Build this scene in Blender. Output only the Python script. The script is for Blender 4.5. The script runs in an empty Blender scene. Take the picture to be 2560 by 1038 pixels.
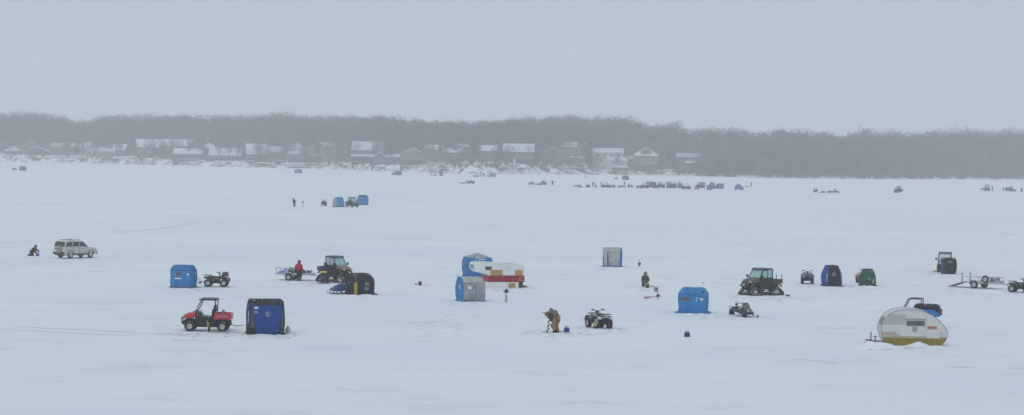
import bpy, bmesh, math, random
import numpy as np
from mathutils import Vector, Matrix, Euler, noise as mnoise
random.seed(7)
C = bpy.context.scene.collection
sc = bpy.context.scene
R = math.radians
# ------------------------------------------------------------------ camera
FPX, CX, CY, H = 5545.0, 1280.0, 519.0, 11.0
CAMR = Euler((math.pi/2 - math.atan(134/FPX), 0, 0)).to_matrix() @ Matrix.Rotation(R(0.96), 3, 'Z')
cam = bpy.data.cameras.new('camera')
cam.sensor_width = 36; cam.lens = FPX/2560*36; cam.clip_start = 0.5; cam.clip_end = 9000
camo = bpy.data.objects.new('camera', cam); C.objects.link(camo)
camo.matrix_world = Matrix.Translation((0, 0, H)) @ CAMR.to_4x4()
sc.camera = camo
def P(px, py, z=0.0):
    """ground point seen at photo pixel (px,py)"""
    v = CAMR @ Vector(((px-CX)/FPX, (CY-py)/FPX, -1))
    t = (z-H)/v.z
    return Vector((v.x*t, v.y*t, z))
def S(px, py):
    """photo pixels per metre at that ground point"""
    return FPX/P(px, py).y
def U(px): return (px-CX)/FPX          # lateral slope of a photo column

# ------------------------------------------------------------------ materials
MATS = {}
def _nodes(name):
    m = bpy.data.materials.new(name); m.use_nodes = True
    nt = m.node_tree; b = nt.nodes['Principled BSDF']
    return m, nt, b
def N(nt, t, **kw):
    n = nt.nodes.new(t)
    for k, v in kw.items(): setattr(n, k, v)
    return n
SNOWC = (0.80, 0.83, 0.87, 1)
def mixc(nt, fac, a, b, mode='MIX'):
    n = N(nt, 'ShaderNodeMix', data_type='RGBA', blend_type=mode)
    for i, v in ((0, fac), (6, a), (7, b)):
        if hasattr(v, 'links'): nt.links.new(v, n.inputs[i])
        else: n.inputs[i].default_value = v
    return n.outputs[2]
def maprange(nt, v, a, b, c=0., d=1.):
    n = N(nt, 'ShaderNodeMapRange'); n.inputs[1].default_value = a; n.inputs[2].default_value = b
    n.inputs[3].default_value = c; n.inputs[4].default_value = d
    nt.links.new(v, n.inputs[0]); return n.outputs[0]
def math_(nt, op, a, b):
    n = N(nt, 'ShaderNodeMath', operation=op)
    for i, v in ((0, a), (1, b)):
        if hasattr(v, 'links'): nt.links.new(v, n.inputs[i])
        else: n.inputs[i].default_value = v
    return n.outputs[0]
def noise_(nt, co, scale, detail=3, rough=.55):
    n = N(nt, 'ShaderNodeTexNoise'); n.inputs['Scale'].default_value = scale
    n.inputs['Detail'].default_value = detail; n.inputs['Roughness'].default_value = rough
    nt.links.new(co, n.inputs['Vector']); return n.outputs['Fac']
def M(key, col, rough=.65, var=.18, scale=5, metal=0., snow=0., spec=.3, speck=0., bump=0., cols=None):
    """procedural material: mottled base colour, settled snow on upward faces, stuck snow flecks"""
    if key in MATS: return MATS[key]
    m, nt, b = _nodes(key)
    tc = N(nt, 'ShaderNodeTexCoord'); co = tc.outputs['Object']
    f = noise_(nt, co, scale)
    c1 = tuple(max(0, v*(1-var)) for v in col)+(1,); c2 = tuple(min(1, v*(1+var)) for v in col)+(1,)
    if cols:
        r = N(nt, 'ShaderNodeValToRGB'); r.color_ramp.interpolation = 'CONSTANT'
        el = r.color_ramp.elements
        el[0].position = 0; el[0].color = cols[0]+(1,); el[1].position = .44; el[1].color = cols[1]+(1,)
        for k, cc in enumerate(cols[2:]):
            e = el.new(.52+.08*k); e.color = cc+(1,)
        nt.links.new(f, r.inputs[0]); out = r.outputs[0]
    else:
        out = mixc(nt, maprange(nt, f, .3, .7), c1, c2)
    rgh = rough
    if snow > 0:
        g = N(nt, 'ShaderNodeNewGeometry'); sx = N(nt, 'ShaderNodeSeparateXYZ'); nt.links.new(g.outputs['Normal'], sx.inputs[0])
        up = maprange(nt, sx.outputs[2], .45, .95)
        n2 = noise_(nt, co, scale*2.3, 4, .65)
        th = maprange(nt, n2, .62-.45*snow, .78-.45*snow)
        out = mixc(nt, math_(nt, 'MULTIPLY', up, th), out, SNOWC)
    if speck > 0:
        n3 = noise_(nt, co, 15, 2, .5)
        out = mixc(nt, maprange(nt, n3, .74-.1*speck, .80-.1*speck, 0, .55), out, SNOWC)
    nt.links.new(out, b.inputs['Base Color'])
    b.inputs['Roughness'].default_value = rgh; b.inputs['Metallic'].default_value = metal
    b.inputs['Specular IOR Level'].default_value = spec
    if bump > 0:
        bn = N(nt, 'ShaderNodeBump'); bn.inputs['Strength'].default_value = bump; bn.inputs['Distance'].default_value = .03
        nb = noise_(nt, co, scale*1.6, 4, .6); nt.links.new(nb, bn.inputs['Height']); nt.links.new(bn.outputs[0], b.inputs['Normal'])
    MATS[key] = m; return m
black = M('black_plastic', (.018, .019, .022), .55, .25, snow=.25, speck=.15)
rubber = M('rubber', (.024, .024, .026), .85, .25, snow=.3, speck=.7)
steel = M('steel_grey', (.32, .33, .35), .45, .15, metal=.6, snow=.2)
rimm = M('rim_grey', (.50, .51, .53), .5, .15, metal=.3)
galv = M('galvanised', (.46, .47, .48), .55, .15, metal=.4, snow=.6)
glassd = M('dark_glass', (.035, .045, .05), .12, .1, spec=.6)
glassg = M('tinted_glass', (.30, .46, .45), .15, .08, spec=.6)
red = M('red_paint', (.46, .022, .035), .35, .1, snow=.2, spec=.5)
seatm = M('seat_vinyl', (.025, .025, .028), .6, snow=.35)
camo_m = M('camo_paint', (.1, .08, .06), .5, scale=7, snow=.12, cols=[(.05, .04, .035), (.10, .075, .055), (.035, .035, .03), (.2, .17, .13)])
camo_red = M('camo_maroon', (.12, .04, .04), .5, scale=7, snow=.25, cols=[(.09, .025, .028), (.14, .05, .045), (.05, .03, .03), (.19, .12, .1)])
camo_grn = M('camo_green', (.08, .1, .07), .6, scale=8, snow=.3, cols=[(.04, .05, .035), (.09, .10, .07), (.03, .03, .03), (.16, .16, .12)])
snowm = M('snow', (.80, .83, .87), .75, .03, 3, spec=.2)
lamp = M('lamp_glass', (.6, .6, .6), .2, .05)
wood = M('weathered_wood', (.17, .14, .12), .8, .2, 4, snow=.5)
woodd = M('dark_wood', (.09, .075, .065), .8, .2, 4, snow=.4)
ply = M('plywood', (.42, .25, .10), .75, .15, 9)
white = M('white_paint', (.62, .64, .66), .5, .05, 2, snow=.3)
plate = M('white_marking', (.75, .78, .8), .5, .05)
orange = M('orange_red', (.4, .07, .03), .5)
skin = M('skin', (.42, .24, .18), .6, .08)
yellow = M('yellow_marking', (.55, .42, .02), .5, .1)

# ------------------------------------------------------------------ mesh builder
class MB:
    def __init__(s): s.v = []; s.f = []
    def add(s, vs, fs):
        o = len(s.v); s.v += [Vector(v) for v in vs]; s.f += [tuple(i+o for i in f) for f in fs]; return s
    def box(s, c, d, rz=0, ry=0, rx=0, top=(1, 1)):
        m = Euler((rx, ry, rz)).to_matrix(); c = Vector(c); vs = []
        for z in (-.5, .5):
            for x, y in ((-.5, -.5), (.5, -.5), (.5, .5), (-.5, .5)):
                k = top if z > 0 else (1, 1)
                vs.append(c + m @ Vector((x*d[0]*k[0], y*d[1]*k[1], z*d[2])))
        return s.add(vs, [(3, 2, 1, 0), (4, 5, 6, 7), (0, 1, 5, 4), (1, 2, 6, 5), (2, 3, 7, 6), (3, 0, 4, 7)])
    def prism(s, prof, y0, y1, prof2=None):
        n = len(prof); p2 = prof2 or prof
        vs = [(x, y0, z) for x, z in prof] + [(x, y1, z) for x, z in p2]
        return s.add(vs, [tuple(range(n)), tuple(range(2*n-1, n-1, -1))] + [(i, i+n, (i+1) % n+n, (i+1) % n) for i in range(n)])
    def strip(s, prof, t, y0, y1):
        """a curved sheet of thickness t along an open xz profile"""
        a = [Vector((p[0], p[1])) for p in prof]; o = []
        for i, p in enumerate(a):
            d = (a[min(i+1, len(a)-1)] - a[max(i-1, 0)]).normalized(); o.append((p.x - d.y*t, p.y + d.x*t))
        return s.prism(list(prof) + o[::-1], y0, y1)
    def loft(s, rings, cap=True, closed=True):
        o = len(s.v); n = len(rings[0])
        for r in rings: s.v += [Vector(p) for p in r]
        for k in range(len(rings)-1):
            for i in range(n if closed else n-1):
                j = (i+1) % n
                s.f.append((o+k*n+i, o+k*n+j, o+(k+1)*n+j, o+(k+1)*n+i))
        if cap:
            s.f.append(tuple(o+i for i in range(n-1, -1, -1))); s.f.append(tuple(o+(len(rings)-1)*n+i for i in range(n)))
        return s
    def tube(s, pts, r, n=7, closed=False):
        pts = [Vector(p) for p in pts]; rs = r if isinstance(r, (list, tuple)) else [r]*len(pts); rings = []
        L = len(pts); prev = None
        for i, p in enumerate(pts):
            a = pts[(i-1) % L] if closed or i > 0 else p; b = pts[(i+1) % L] if closed or i < L-1 else p
            d = (b-a).normalized()
            if prev is None:
                u = d.orthogonal().normalized()
            else:
                u = (prev - d*prev.dot(d)); u = u.normalized() if u.length > 1e-6 else d.orthogonal().normalized()
            prev = u; w = d.cross(u)
            rings.append([p + (u*math.cos(2*math.pi*k/n) + w*math.sin(2*math.pi*k/n))*rs[i] for k in range(n)])
        if closed: rings.append(rings[0]); return s.loft(rings, cap=False)
        return s.loft(rings)
    def lathe(s, prof, c=(0, 0, 0), axis=(0, 0, 1), n=16, cap=True):
        """prof: (radius, height along axis)"""
        ax = Vector(axis).normalized(); u = ax.orthogonal().normalized(); w = ax.cross(u); c = Vector(c)
        rings = [[c + ax*h + (u*math.cos(2*math.pi*k/n)+w*math.sin(2*math.pi*k/n))*max(r, 1e-4) for k in range(n)] for r, h in prof]
        return s.loft(rings, cap)
    def ball(s, c, r, n=10, m=7, keep=None):
        c = Vector(c); r = r if isinstance(r, (tuple, list)) else (r, r, r); o = len(s.v); L = []
        for j in range(m+1):
            th = math.pi*j/m
            L.append([Vector((r[0]*math.sin(th)*math.cos(2*math.pi*i/n), r[1]*math.sin(th)*math.sin(2*math.pi*i/n), r[2]*math.cos(th))) for i in range(n)])
        for row in L: s.v += [c+p for p in row]
        for j in range(m):
            for i in range(n):
                k = (i+1) % n
                mid = (L[j][i]+L[j+1][k])*.5
                if keep and not keep(mid): continue
                s.f.append((o+j*n+i, o+(j+1)*n+i, o+(j+1)*n+k, o+j*n+k))
        return s
    def grid(s, fn, nu, nv, wrap=False):
        o = len(s.v)
        for j in range(nv+1):
            for i in range(nu+1): s.v.append(Vector(fn(i/nu, j/nv)))
        for j in range(nv):
            for i in range(nu):
                a = o+j*(nu+1)+i; s.f.append((a, a+1, a+nu+2, a+nu+1))
        return s
    def belt(s, path, w, t, yc=0):
        """closed track belt: path in xz (ccw), width w, thickness t"""
        n = len(path); rings = []
        for i in range(n):
            a = Vector(path[i-1]); b = Vector(path[(i+1) % n]); d = (b-a).normalized(); nx, nz = d.y, -d.x
            x, z = path[i]
            k = t*(1.35 if i % 2 else 1)
            rings.append([(x, yc-w/2, z), (x, yc+w/2, z), (x+nx*k, yc+w/2, z+nz*k), (x+nx*k, yc-w/2, z+nz*k)])
        rings.append(rings[0]); return s.loft(rings, cap=False)
    def text(s, body, size, mtx, ext=.004, sx=1.):
        cu = bpy.data.curves.new('writing', 'FONT'); cu.body = body; cu.size = size; cu.extrude = ext
        cu.align_x = 'CENTER'; cu.align_y = 'CENTER'; cu.offset = size*.02
        o = bpy.data.objects.new('writing', cu); C.objects.link(o)
        me = bpy.data.meshes.new_from_object(o.evaluated_get(bpy.context.evaluated_depsgraph_get()))
        s.add([mtx @ Vector((v.co.x*sx, v.co.y, v.co.z)) for v in me.vertices], [tuple(p.vertices) for p in me.polygons])
        bpy.data.objects.remove(o); bpy.data.curves.remove(cu); bpy.data.meshes.remove(me); return s
    def xf(s, m, i0=0):
        for i in range(i0, len(s.v)): s.v[i] = m @ s.v[i]
        return s
    def mesh(s, name, mat=None, smooth=False, ang=40):
        bm = bmesh.new(); vs = [bm.verts.new(v) for v in s.v]
        for f in s.f:
            try: bm.faces.new([vs[i] for i in f])
            except ValueError: pass
        bmesh.ops.remove_doubles(bm, verts=bm.verts, dist=1e-5)
        bmesh.ops.recalc_face_normals(bm, faces=bm.faces)
        me = bpy.data.meshes.new(name); bm.to_mesh(me); bm.free()
        if mat: me.materials.append(mat)
        if smooth:
            me.polygons.foreach_set('use_smooth', [True]*len(me.polygons))
            try: me.set_sharp_from_angle(angle=R(ang))
            except Exception: pass
        return me
    def build(s, name, mat, parent=None, smooth=False, bev=0., ang=40):
        o = bpy.data.objects.new(name, s.mesh(name, mat, smooth, ang)); C.objects.link(o)
        if parent: o.parent = parent
        if bev:
            b = o.modifiers.new('bevel', 'BEVEL'); b.width = bev; b.segments = 2; b.limit_method = 'ANGLE'; b.angle_limit = R(35)
        return o
def tag(o, label=None, cat=None, group=None, kind=None):
    if label: o['label'] = label
    if cat: o['category'] = cat
    if group: o['group'] = group
    if kind: o['kind'] = kind
    return o
def thing(name, loc, rz, label, cat, group=None):
    o = bpy.data.objects.new(name, None); C.objects.link(o); o.empty_display_size = .2
    o.location = loc; o.rotation_euler = (0, 0, rz)
    return tag(o, label, cat, group)
def kids(o): return [c for c in bpy.data.objects if c.parent == o]
KID = {}
def copy_tree(o, parent=None):
    c = o.copy(); C.objects.link(c)
    if parent: c.parent = parent
    for ch in kids(o): copy_tree(ch, c)
    return c
def flatten(root, name):
    """the whole small thing as one mesh (for far copies of a few pixels)"""
    vs, fs, mi, mats = [], [], [], []
    dg = bpy.context.evaluated_depsgraph_get()
    def rec(o, m):
        if o.type == 'MESH':
            me = o.data; off = len(vs)
            vs.extend(m @ v.co for v in me.vertices)
            mt = me.materials[0]
            if mt not in mats: mats.append(mt)
            for p in me.polygons: fs.append([i+off for i in p.vertices]); mi.append(mats.index(mt))
        for ch in kids(o): rec(ch, m @ ch.matrix_basis)
    rec(root, Matrix())
    me = bpy.data.meshes.new(name); me.from_pydata(vs, [], fs)
    for mt in mats: me.materials.append(mt)
    me.polygons.foreach_set('material_index', mi); me.update()
    return me
def kill(root):
    for ch in kids(root): kill(ch)
    bpy.data.objects.remove(root)
def place(name, me, loc, rz, label, cat, group=None, sc_=1.):
    o = bpy.data.objects.new(name, me); C.objects.link(o); o.location = loc; o.rotation_euler = (0, 0, rz)
    o.scale = (sc_,)*3
    return tag(o, label, cat, group)
def flip_axis(ax):  # 3x3 basis -> 4x4
    return ax
def frame(o, x, y):
    """matrix that puts text drawn in xy at o with axes x and y"""
    x = Vector(x).normalized(); y = Vector(y).normalized(); z = x.cross(y)
    m = Matrix((x, y, z)).transposed().to_4x4(); m.translation = Vector(o); return m
# ------------------------------------------------------------------ sky, sun, air
w = bpy.data.worlds.new('World'); sc.world = w; w.use_nodes = True
nt = w.node_tree; bg = nt.nodes['Background']
sky = N(nt, 'ShaderNodeTexSky'); sky.sky_type = 'NISHITA'; sky.sun_disc = False
SUN_EL, SUN_AZ = R(48), R(200)          # high, diffuse, behind cloud
sky.sun_elevation = SUN_EL; sky.sun_rotation = SUN_AZ
sky.air_density = 1.0; sky.dust_density = 3.0
over = mixc(nt, .96, sky.outputs[0], mixc(nt, maprange(nt, noise_(nt, N(nt, 'ShaderNodeTexCoord').outputs['Generated'], 2.6, 3, .5), .3, .7), (4.62, 5.42, 6.16, 1), (4.86, 5.66, 6.40, 1)))     # thick, faintly mottled overcast over the clear sky
nt.links.new(over, bg.inputs['Color']); bg.inputs['Strength'].default_value = 0.1
sl = bpy.data.lights.new('sun', 'SUN'); sl.energy = 0.72; sl.angle = R(35); sl.color = (1, .97, .93)
so = bpy.data.objects.new('sun', sl); C.objects.link(so)
sd = Vector((math.sin(SUN_AZ)*math.cos(SUN_EL), math.cos(SUN_AZ)*math.cos(SUN_EL), math.sin(SUN_EL)))
so.rotation_euler = sd.to_track_quat('Z', 'Y').to_euler(); so.location = (0, 0, 300)
sc.view_settings.view_transform = 'Standard'; sc.view_settings.look = 'None'
sc.view_settings.exposure = 0.0; sc.view_settings.gamma = 1
sc.cycles.volume_bounces = 3; sc.cycles.max_bounces = 8; sc.cycles.diffuse_bounces = 3
sc.cycles.use_denoising = True
hz = MB().box((0, 1040, 30.5), (4600, 2320, 65)).build('haze', None)
tag(hz, kind='stuff')
hm = bpy.data.materials.new('haze'); hm.use_nodes = True; nt = hm.node_tree
nt.nodes.remove(nt.nodes['Principled BSDF'])
pv = N(nt, 'ShaderNodeVolumePrincipled'); pv.inputs['Density'].default_value = HAZE = 0.00050
pv.inputs['Color'].default_value = (.97, .975, .98, 1); pv.inputs['Anisotropy'].default_value = .15
nt.links.new(pv.outputs[0], nt.nodes['Material Output'].inputs['Volume']); hz.data.materials.append(hm)

# ------------------------------------------------------------------ frozen lake
SHORE = [(-400, 397), (0, 404), (200, 408), (400, 413), (640, 419), (800, 422), (1000, 430), (1170, 435), (1400, 436), (1640, 438), (1900, 445), (2200, 448), (2560, 449), (2960, 452)]
SX = [U(p[0]) for p in SHORE]; SD = [P(*p).y for p in SHORE]
def interp(x, xs, ys): return float(np.interp(x, xs, ys))
def shoreD(u): return interp(u, SX, SD)
def fbm(x, y, k): return mnoise.noise((x*k, y*k, 3.7))
def zlake(x, y):
    if y > 420: return 0.0
    a = .030*fbm(x*.55, y, .16) + .018*fbm(x*.4, y, .55)
    return a*min(1, max(0, (y-40)/30))
us = sorted(set([round(v, 5) for v in list(np.linspace(-.33, .33, 330)) + list(np.linspace(-1.2, 1.2, 41))]))
ys = [-40, -5, 15, 30] + list(np.geomspace(45, 330, 300)) + list(np.geomspace(340, 1780, 60))
V = []; F = []
for y in ys:
    k = max(y, 60)
    for u in us: V.append((u*k, y, zlake(u*k, y)))
n = len(us)
for j in range(len(ys)-1):
    for i in range(n-1): F.append((j*n+i, j*n+i+1, (j+1)*n+i+1, (j+1)*n+i))
me = bpy.data.meshes.new('snow_ground'); me.from_pydata(V, [], F); me.polygons.foreach_set('use_smooth', [True]*len(F))
lake = bpy.data.objects.new('snow_ground', me); C.objects.link(lake); tag(lake, kind='structure')
def snow_mat(name, dirt):
    m, nt, b = _nodes(name); tc = N(nt, 'ShaderNodeTexCoord')
    mp = N(nt, 'ShaderNodeMapping'); mp.inputs['Scale'].default_value = (.55, 1, 1); nt.links.new(tc.outputs['Object'], mp.inputs[0])
    co = mp.outputs[0]
    big = noise_(nt, co, .035, 4, .6); mid = noise_(nt, co, .22, 5, .62); fine = noise_(nt, co, 1.7, 4, .6); scf = noise_(nt, co, .75, 5, .7)
    c = mixc(nt, maprange(nt, big, .35, .68), (.775, .80, .845, 1), (.83, .855, .885, 1))
    # wind-scoured patches where the grey ice shows through
    ice = math_(nt, 'MULTIPLY', maprange(nt, mid, .55, .74), maprange(nt, fine, .38, .62))
    c = mixc(nt, math_(nt, 'MULTIPLY', ice, dirt), c, (.52, .57, .63, 1))
    c = mixc(nt, math_(nt, 'MULTIPLY', maprange(nt, scf, .60, .74), math_(nt, 'MULTIPLY', maprange(nt, big, .45, .6), .6)), c, (.52, .56, .61, 1))
    nt.links.new(c, b.inputs['Base Color']); b.inputs['Roughness'].default_value = .8; b.inputs['Specular IOR Level'].default_value = .15
    bn = N(nt, 'ShaderNodeBump'); bn.inputs['Strength'].default_value = .45; bn.inputs['Distance'].default_value = .10
    nt.links.new(math_(nt, 'ADD', mid, math_(nt, 'MULTIPLY', fine, .35)), bn.inputs['Height']); nt.links.new(bn.outputs[0], b.inputs['Normal'])
    return m
me.materials.append(snow_mat('wind_packed_snow', .75))
# faint wheel ruts and scuffed lines pressed into the snow
trk = MB()
def rut(pts, wd):
    L = []
    for a, b in zip(pts[:-1], pts[1:]):
        for t in np.linspace(0, 1, 14, endpoint=False): L.append(a.lerp(b, t))
    L.append(pts[-1])
    for i in range(len(L)-1):
        if mnoise.noise((L[i].x*.25, L[i].y*.05, 9.1)) < -.22: continue
        d = (L[i+1]-L[i]); nrm = Vector((-d.y, d.x, 0)).normalized()
        k0 = wd*(.55+.6*mnoise.noise((L[i].x*.8, L[i].y*.1, 1))); k1 = wd*(.55+.6*mnoise.noise((L[i+1].x*.8, L[i+1].y*.1, 1)))
        q = [L[i]-nrm*k0, L[i]+nrm*k0, L[i+1]+nrm*k1, L[i+1]-nrm*k1]
        trk.add([(p.x, p.y, zlake(p.x, p.y)+.008) for p in q], [(0, 1, 2, 3)])
for pts, wd in (([(290, 582), (360, 577), (470, 563), (550, 551), (612, 545)], 1.0), ([(-40, 615), (40, 604), (90, 600)], .5), ([(380, 553), (520, 548), (610, 543)], .4),
                ([(1480, 558), (1560, 557), (1640, 555)], .45), ([(2200, 600), (2270, 598), (2350, 596)], .5), ([(2400, 590), (2500, 587), (2620, 586)], .5), ([(1420, 644), (1500, 646), (1660, 645)], .3),
                ([(1940, 904), (2010, 898), (2085, 909)], .35), ([(2376, 917), (2470, 921), (2620, 922)], .35), ([(430, 850), (560, 853), (600, 849)], .2), ([(1790, 610), (1920, 612), (2010, 607)], .4),
                ([(790, 590), (1000, 588), (1150, 592)], .4), ([(1000, 652), (1090, 655), (1150, 653)], .3), ([(200, 680), (330, 676), (420, 678)], .25)):
    rut([P(*q) for q in pts], wd)
# boot prints trodden around the anglers and vehicles
rg = random.Random(31)
def prints(px, py, rx, ry, n):
    c = P(px, py)
    for k in range(n):
        a = rg.uniform(0, 6.3); q = rg.random()**.5; x = c.x+math.cos(a)*rx*q; y = c.y+math.sin(a)*ry*q; th = rg.uniform(0, 3.1); L, W_ = rg.uniform(.13, .26), rg.uniform(.06, .12)
        ca, sa = math.cos(th), math.sin(th); z = zlake(x, y)+.009
        trk.add([(x+ca*L*math.cos(b)-sa*W_*math.sin(b), y+sa*L*math.cos(b)+ca*W_*math.sin(b), z) for b in np.linspace(0, 2*math.pi, 8, endpoint=False)], [tuple(range(8))])
for a_ in ((1390, 834, 2.2, 3, 46), (1417, 835, 1.2, 2, 14), (520, 834, 2.4, 3, 34), (665, 840, 2.2, 2.5, 34), (745, 706, 2.6, 4, 34), (812, 712, 2.2, 4, 30), (1612, 720, 1.8, 5, 30), (1642, 742, 1.4, 4, 16), (80, 642, 2, 4, 18), (190, 650, 3.4, 5, 30), (458, 723, 2, 4, 24), (541, 722, 2, 4, 20),
          (1178, 757, 2, 4, 24), (1245, 724, 3, 4, 30), (1497, 824, 2, 3, 26), (1735, 788, 2, 3.5, 26), (1852, 796, 1.6, 3, 18), (1905, 745, 2.4, 4, 26), (2085, 719, 3.4, 5, 34), (2168, 718, 1.6, 4, 18), (2365, 689, 2.2, 5, 22), (2450, 732, 3.4, 5, 30), (2280, 870, 3, 3, 30), (1050, 716, 1.2, 4, 10), (1090, 820, 2.6, 6, 24), (1130, 790, 2, 5, 10), (1530, 670, 2, 5, 16)):
    prints(*a_)
for pts, wd in (([(1497, 822), (1488, 806), (1478, 790)], .10), ([(1470, 824), (1462, 806), (1452, 790)], .10), ([(455, 832), (300, 838), (60, 826), (-60, 818)], .14), ([(460, 822), (300, 829), (60, 818), (-60, 811)], .14), ([(100, 655), (-60, 672)], .12), ([(110, 660), (-60, 680)], .12), ([(1965, 744), (2030, 752)], .2), ([(590, 722), (720, 716)], .12), ([(2000, 714), (1930, 720), (1700, 700), (1640, 690)], .12)):
    rut([P(*q) for q in pts], wd)
trk.build('track', M('pressed_snow', (.66, .70, .755), .85, .05, 2))
tag(bpy.data.objects['track'], kind='structure')

# ------------------------------------------------------------------ far shore terrain
BK = [(-400, 4.6), (0, 4.6), (250, 4.5), (450, 4.0), (640, 3.2), (900, 3.6), (1030, 3.9), (1135, 6.2), (1300, 5.8), (1380, 5.6), (1470, 4.), (1525, 2.6), (1612, 2.1), (1720, 2.1), (1800, 1.8), (3000, 1.5)]
TOP = [(-400, 282), (0, 280), (60, 277), (130, 288), (200, 299), (250, 288), (300, 286), (400, 284), (500, 286), (600, 285), (700, 281), (800, 284), (900, 284), (950, 280), (1000, 292), (1100, 298), (1200, 299), (1280, 291),
       (1350, 289), (1420, 283), (1500, 289), (1540, 283), (1580, 292), (1620, 310), (1680, 306), (1720, 322), (1760, 318), (1850, 322), (1920, 322), (2000, 325), (2100, 334), (2160, 321), (2250, 329), (2350, 326), (2400, 318), (2470, 321), (2560, 323), (2960, 325)]
BKX = [U(p[0]) for p in BK]; TPX = [U(p[0]) for p in TOP]
def Zat(px, py, D):
    v = CAMR @ Vector(((px-CX)/FPX, (CY-py)/FPX, -1)); return H + v.z*D/v.y
TPZ = [Zat(p[0], p[1]-6, shoreD(U(p[0]))+115) for p in TOP]
def sm(a, b, x): t = min(1, max(0, (x-a)/(b-a))); return t*t*(3-2*t)
def Tz(u, off):
    b = interp(u, BKX, [p[1] for p in BK]); top = interp(u, TPX, TPZ)-17
    nz = mnoise.noise((u*90, off*.03, 0))
    z = -.35 + (b+.35)*sm(-3, 13, off) + 1.2*sm(13, 45, off) + max(0, top-b-1.2)*sm(48, 150, off)
    return z + nz*.5*sm(2, 30, off)
offs = [-12, -4, 0, 3, 6, 9, 13, 18, 25, 35, 45, 60, 80, 100, 125, 150, 190, 240, 320]
uu = np.linspace(-.52, .52, 261); V = []; F = []
for o_ in offs:
    for u in uu:
        D = shoreD(u)+o_; V.append((u*D, D, Tz(u, o_)))
n = len(uu)
for j in range(len(offs)-1):
    for i in range(n-1): F.append((j*n+i, j*n+i+1, (j+1)*n+i+1, (j+1)*n+i))
me = bpy.data.meshes.new('terrain'); me.from_pydata(V, [], F); me.polygons.foreach_set('use_smooth', [True]*len(F))
terr = bpy.data.objects.new('terrain', me); C.objects.link(terr); tag(terr, kind='structure')
m, nt, b = _nodes('snowy_bank'); tc = N(nt, 'ShaderNodeTexCoord')
f1 = noise_(nt, tc.outputs['Object'], .22, 5, .65)
nt.links.new(mixc(nt, maprange(nt, f1, .44, .60), SNOWC, (.26, .24, .225, 1)), b.inputs['Base Color']); b.inputs['Roughness'].default_value = .85
me.materials.append(m)
def shore_at(px, off):
    u = U(px); D = shoreD(u)+off; return Vector((u*D, D, Tz(u, off)))

# ------------------------------------------------------------------ trees
barks = [M('bark_grey', (.09, .088, .087), .9, .2, 1.5), M('bark_brown', (.105, .076, .076), .9, .2, 1.5), M('bark_dark', (.042, .042, .046), .9, .2, 1.5), M('bark_pale', (.150, .140, .135), .9, .2, 1.5), M('bark_mauve', (.085, .068, .078), .9, .2, 1.5), M('bark_olive', (.070, .073, .062), .9, .2, 1.5)]
def tree_geo(seed, spread=.27, narrow=1., nl=9, tri=11):
    rd = random.Random(seed); h = 20.; T = MB(); K = MB()
    top = Vector((rd.uniform(-.8, .8), rd.uniform(-.8, .8), h*.62))
    tp = [Vector((0, 0, -1.5)), Vector((0, 0, .5)), Vector((rd.uniform(-.3, .3), rd.uniform(-.3, .3), h*.3)), top]
    T.tube(tp, [.36, .28, .2, .09], 6)
    ends = []
    for i in range(nl):
        a = 2*math.pi*(i*.382+rd.uniform(-.08, .08)); z0 = h*rd.uniform(.22, .58)
        base = tp[2].lerp(top, max(0, (z0/h-.3)/.32)) if z0 > h*.3 else tp[1].lerp(tp[2], z0/h/.3)
        r = h*spread*rd.uniform(.4, .82)*narrow; zt = h*rd.uniform(.58, .84)
        if r > h*.22: zt = min(zt, h*.84)
        e = Vector((math.cos(a)*r, math.sin(a)*r, zt)); mid = base.lerp(e, .5)+Vector((math.cos(a), math.sin(a), -.5))*h*.03
        T.tube([base, mid, e], [.11, .075, .035], 4); ends.append((base, mid, e))
    
    def blade(p, d, L, wd):
        q = p+d*L; s_ = d.cross(Vector((rd.uniform(-1, 1), rd.uniform(-1, 1), rd.uniform(-1, 1)))).normalized()*wd
        K.add([p-s_, p+s_, q], [(0, 1, 2)]); return q
    rx = h*spread*narrow*1.02; cz, rz_ = h*.60, h*.385
    for k in range(520):      # tufts of fine twigs through an uneven domed crown
        d = Vector((rd.gauss(0, 1), rd.gauss(0, 1), rd.gauss(0, 1))).normalized()
        q = rd.random()**.42*(.86+.42*mnoise.noise((d.x*1.9+seed*7, d.y*1.9, d.z*1.9)))
        p = Vector((d.x*rx*q, d.y*rx*q, cz+d.z*rz_*q*(1 if d.z > 0 else .9)))
        for _ in range(4):
            dd = (Vector((d.x, d.y, d.z*.6+.35))*.8+Vector((rd.uniform(-1, 1), rd.uniform(-1, 1), rd.uniform(-.7, 1)))).normalized()
            blade(p, dd, rd.uniform(.6, 1.5), .05)
    return T, K
PROT = []
for i, (sd_, spr, nar) in enumerate(((1, .30, 1), (2, .25, 1), (3, .33, 1), (4, .22, .9), (5, .28, 1.1), (6, .2, .8))):
    T, K = tree_geo(sd_, spr, nar); PROT.append((T.mesh('bare_tree', barks[i]), K.mesh('crown', barks[i])))
def tree(px, off, h, k, label, group, cat='tree', lean=0, z=None, wide=1.):
    p = shore_at(px, off); t = bpy.data.objects.new('bare_tree', PROT[k][0]); C.objects.link(t)
    t.location = p; t.rotation_euler = (0, lean, random.uniform(0, 6.3) if not lean else 0); s_ = h/20; t.scale = (s_*wide, s_*wide, s_)
    c = bpy.data.objects.new('crown', PROT[k][1]); C.objects.link(c); c.parent = t
    return tag(t, label, cat, group)
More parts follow.
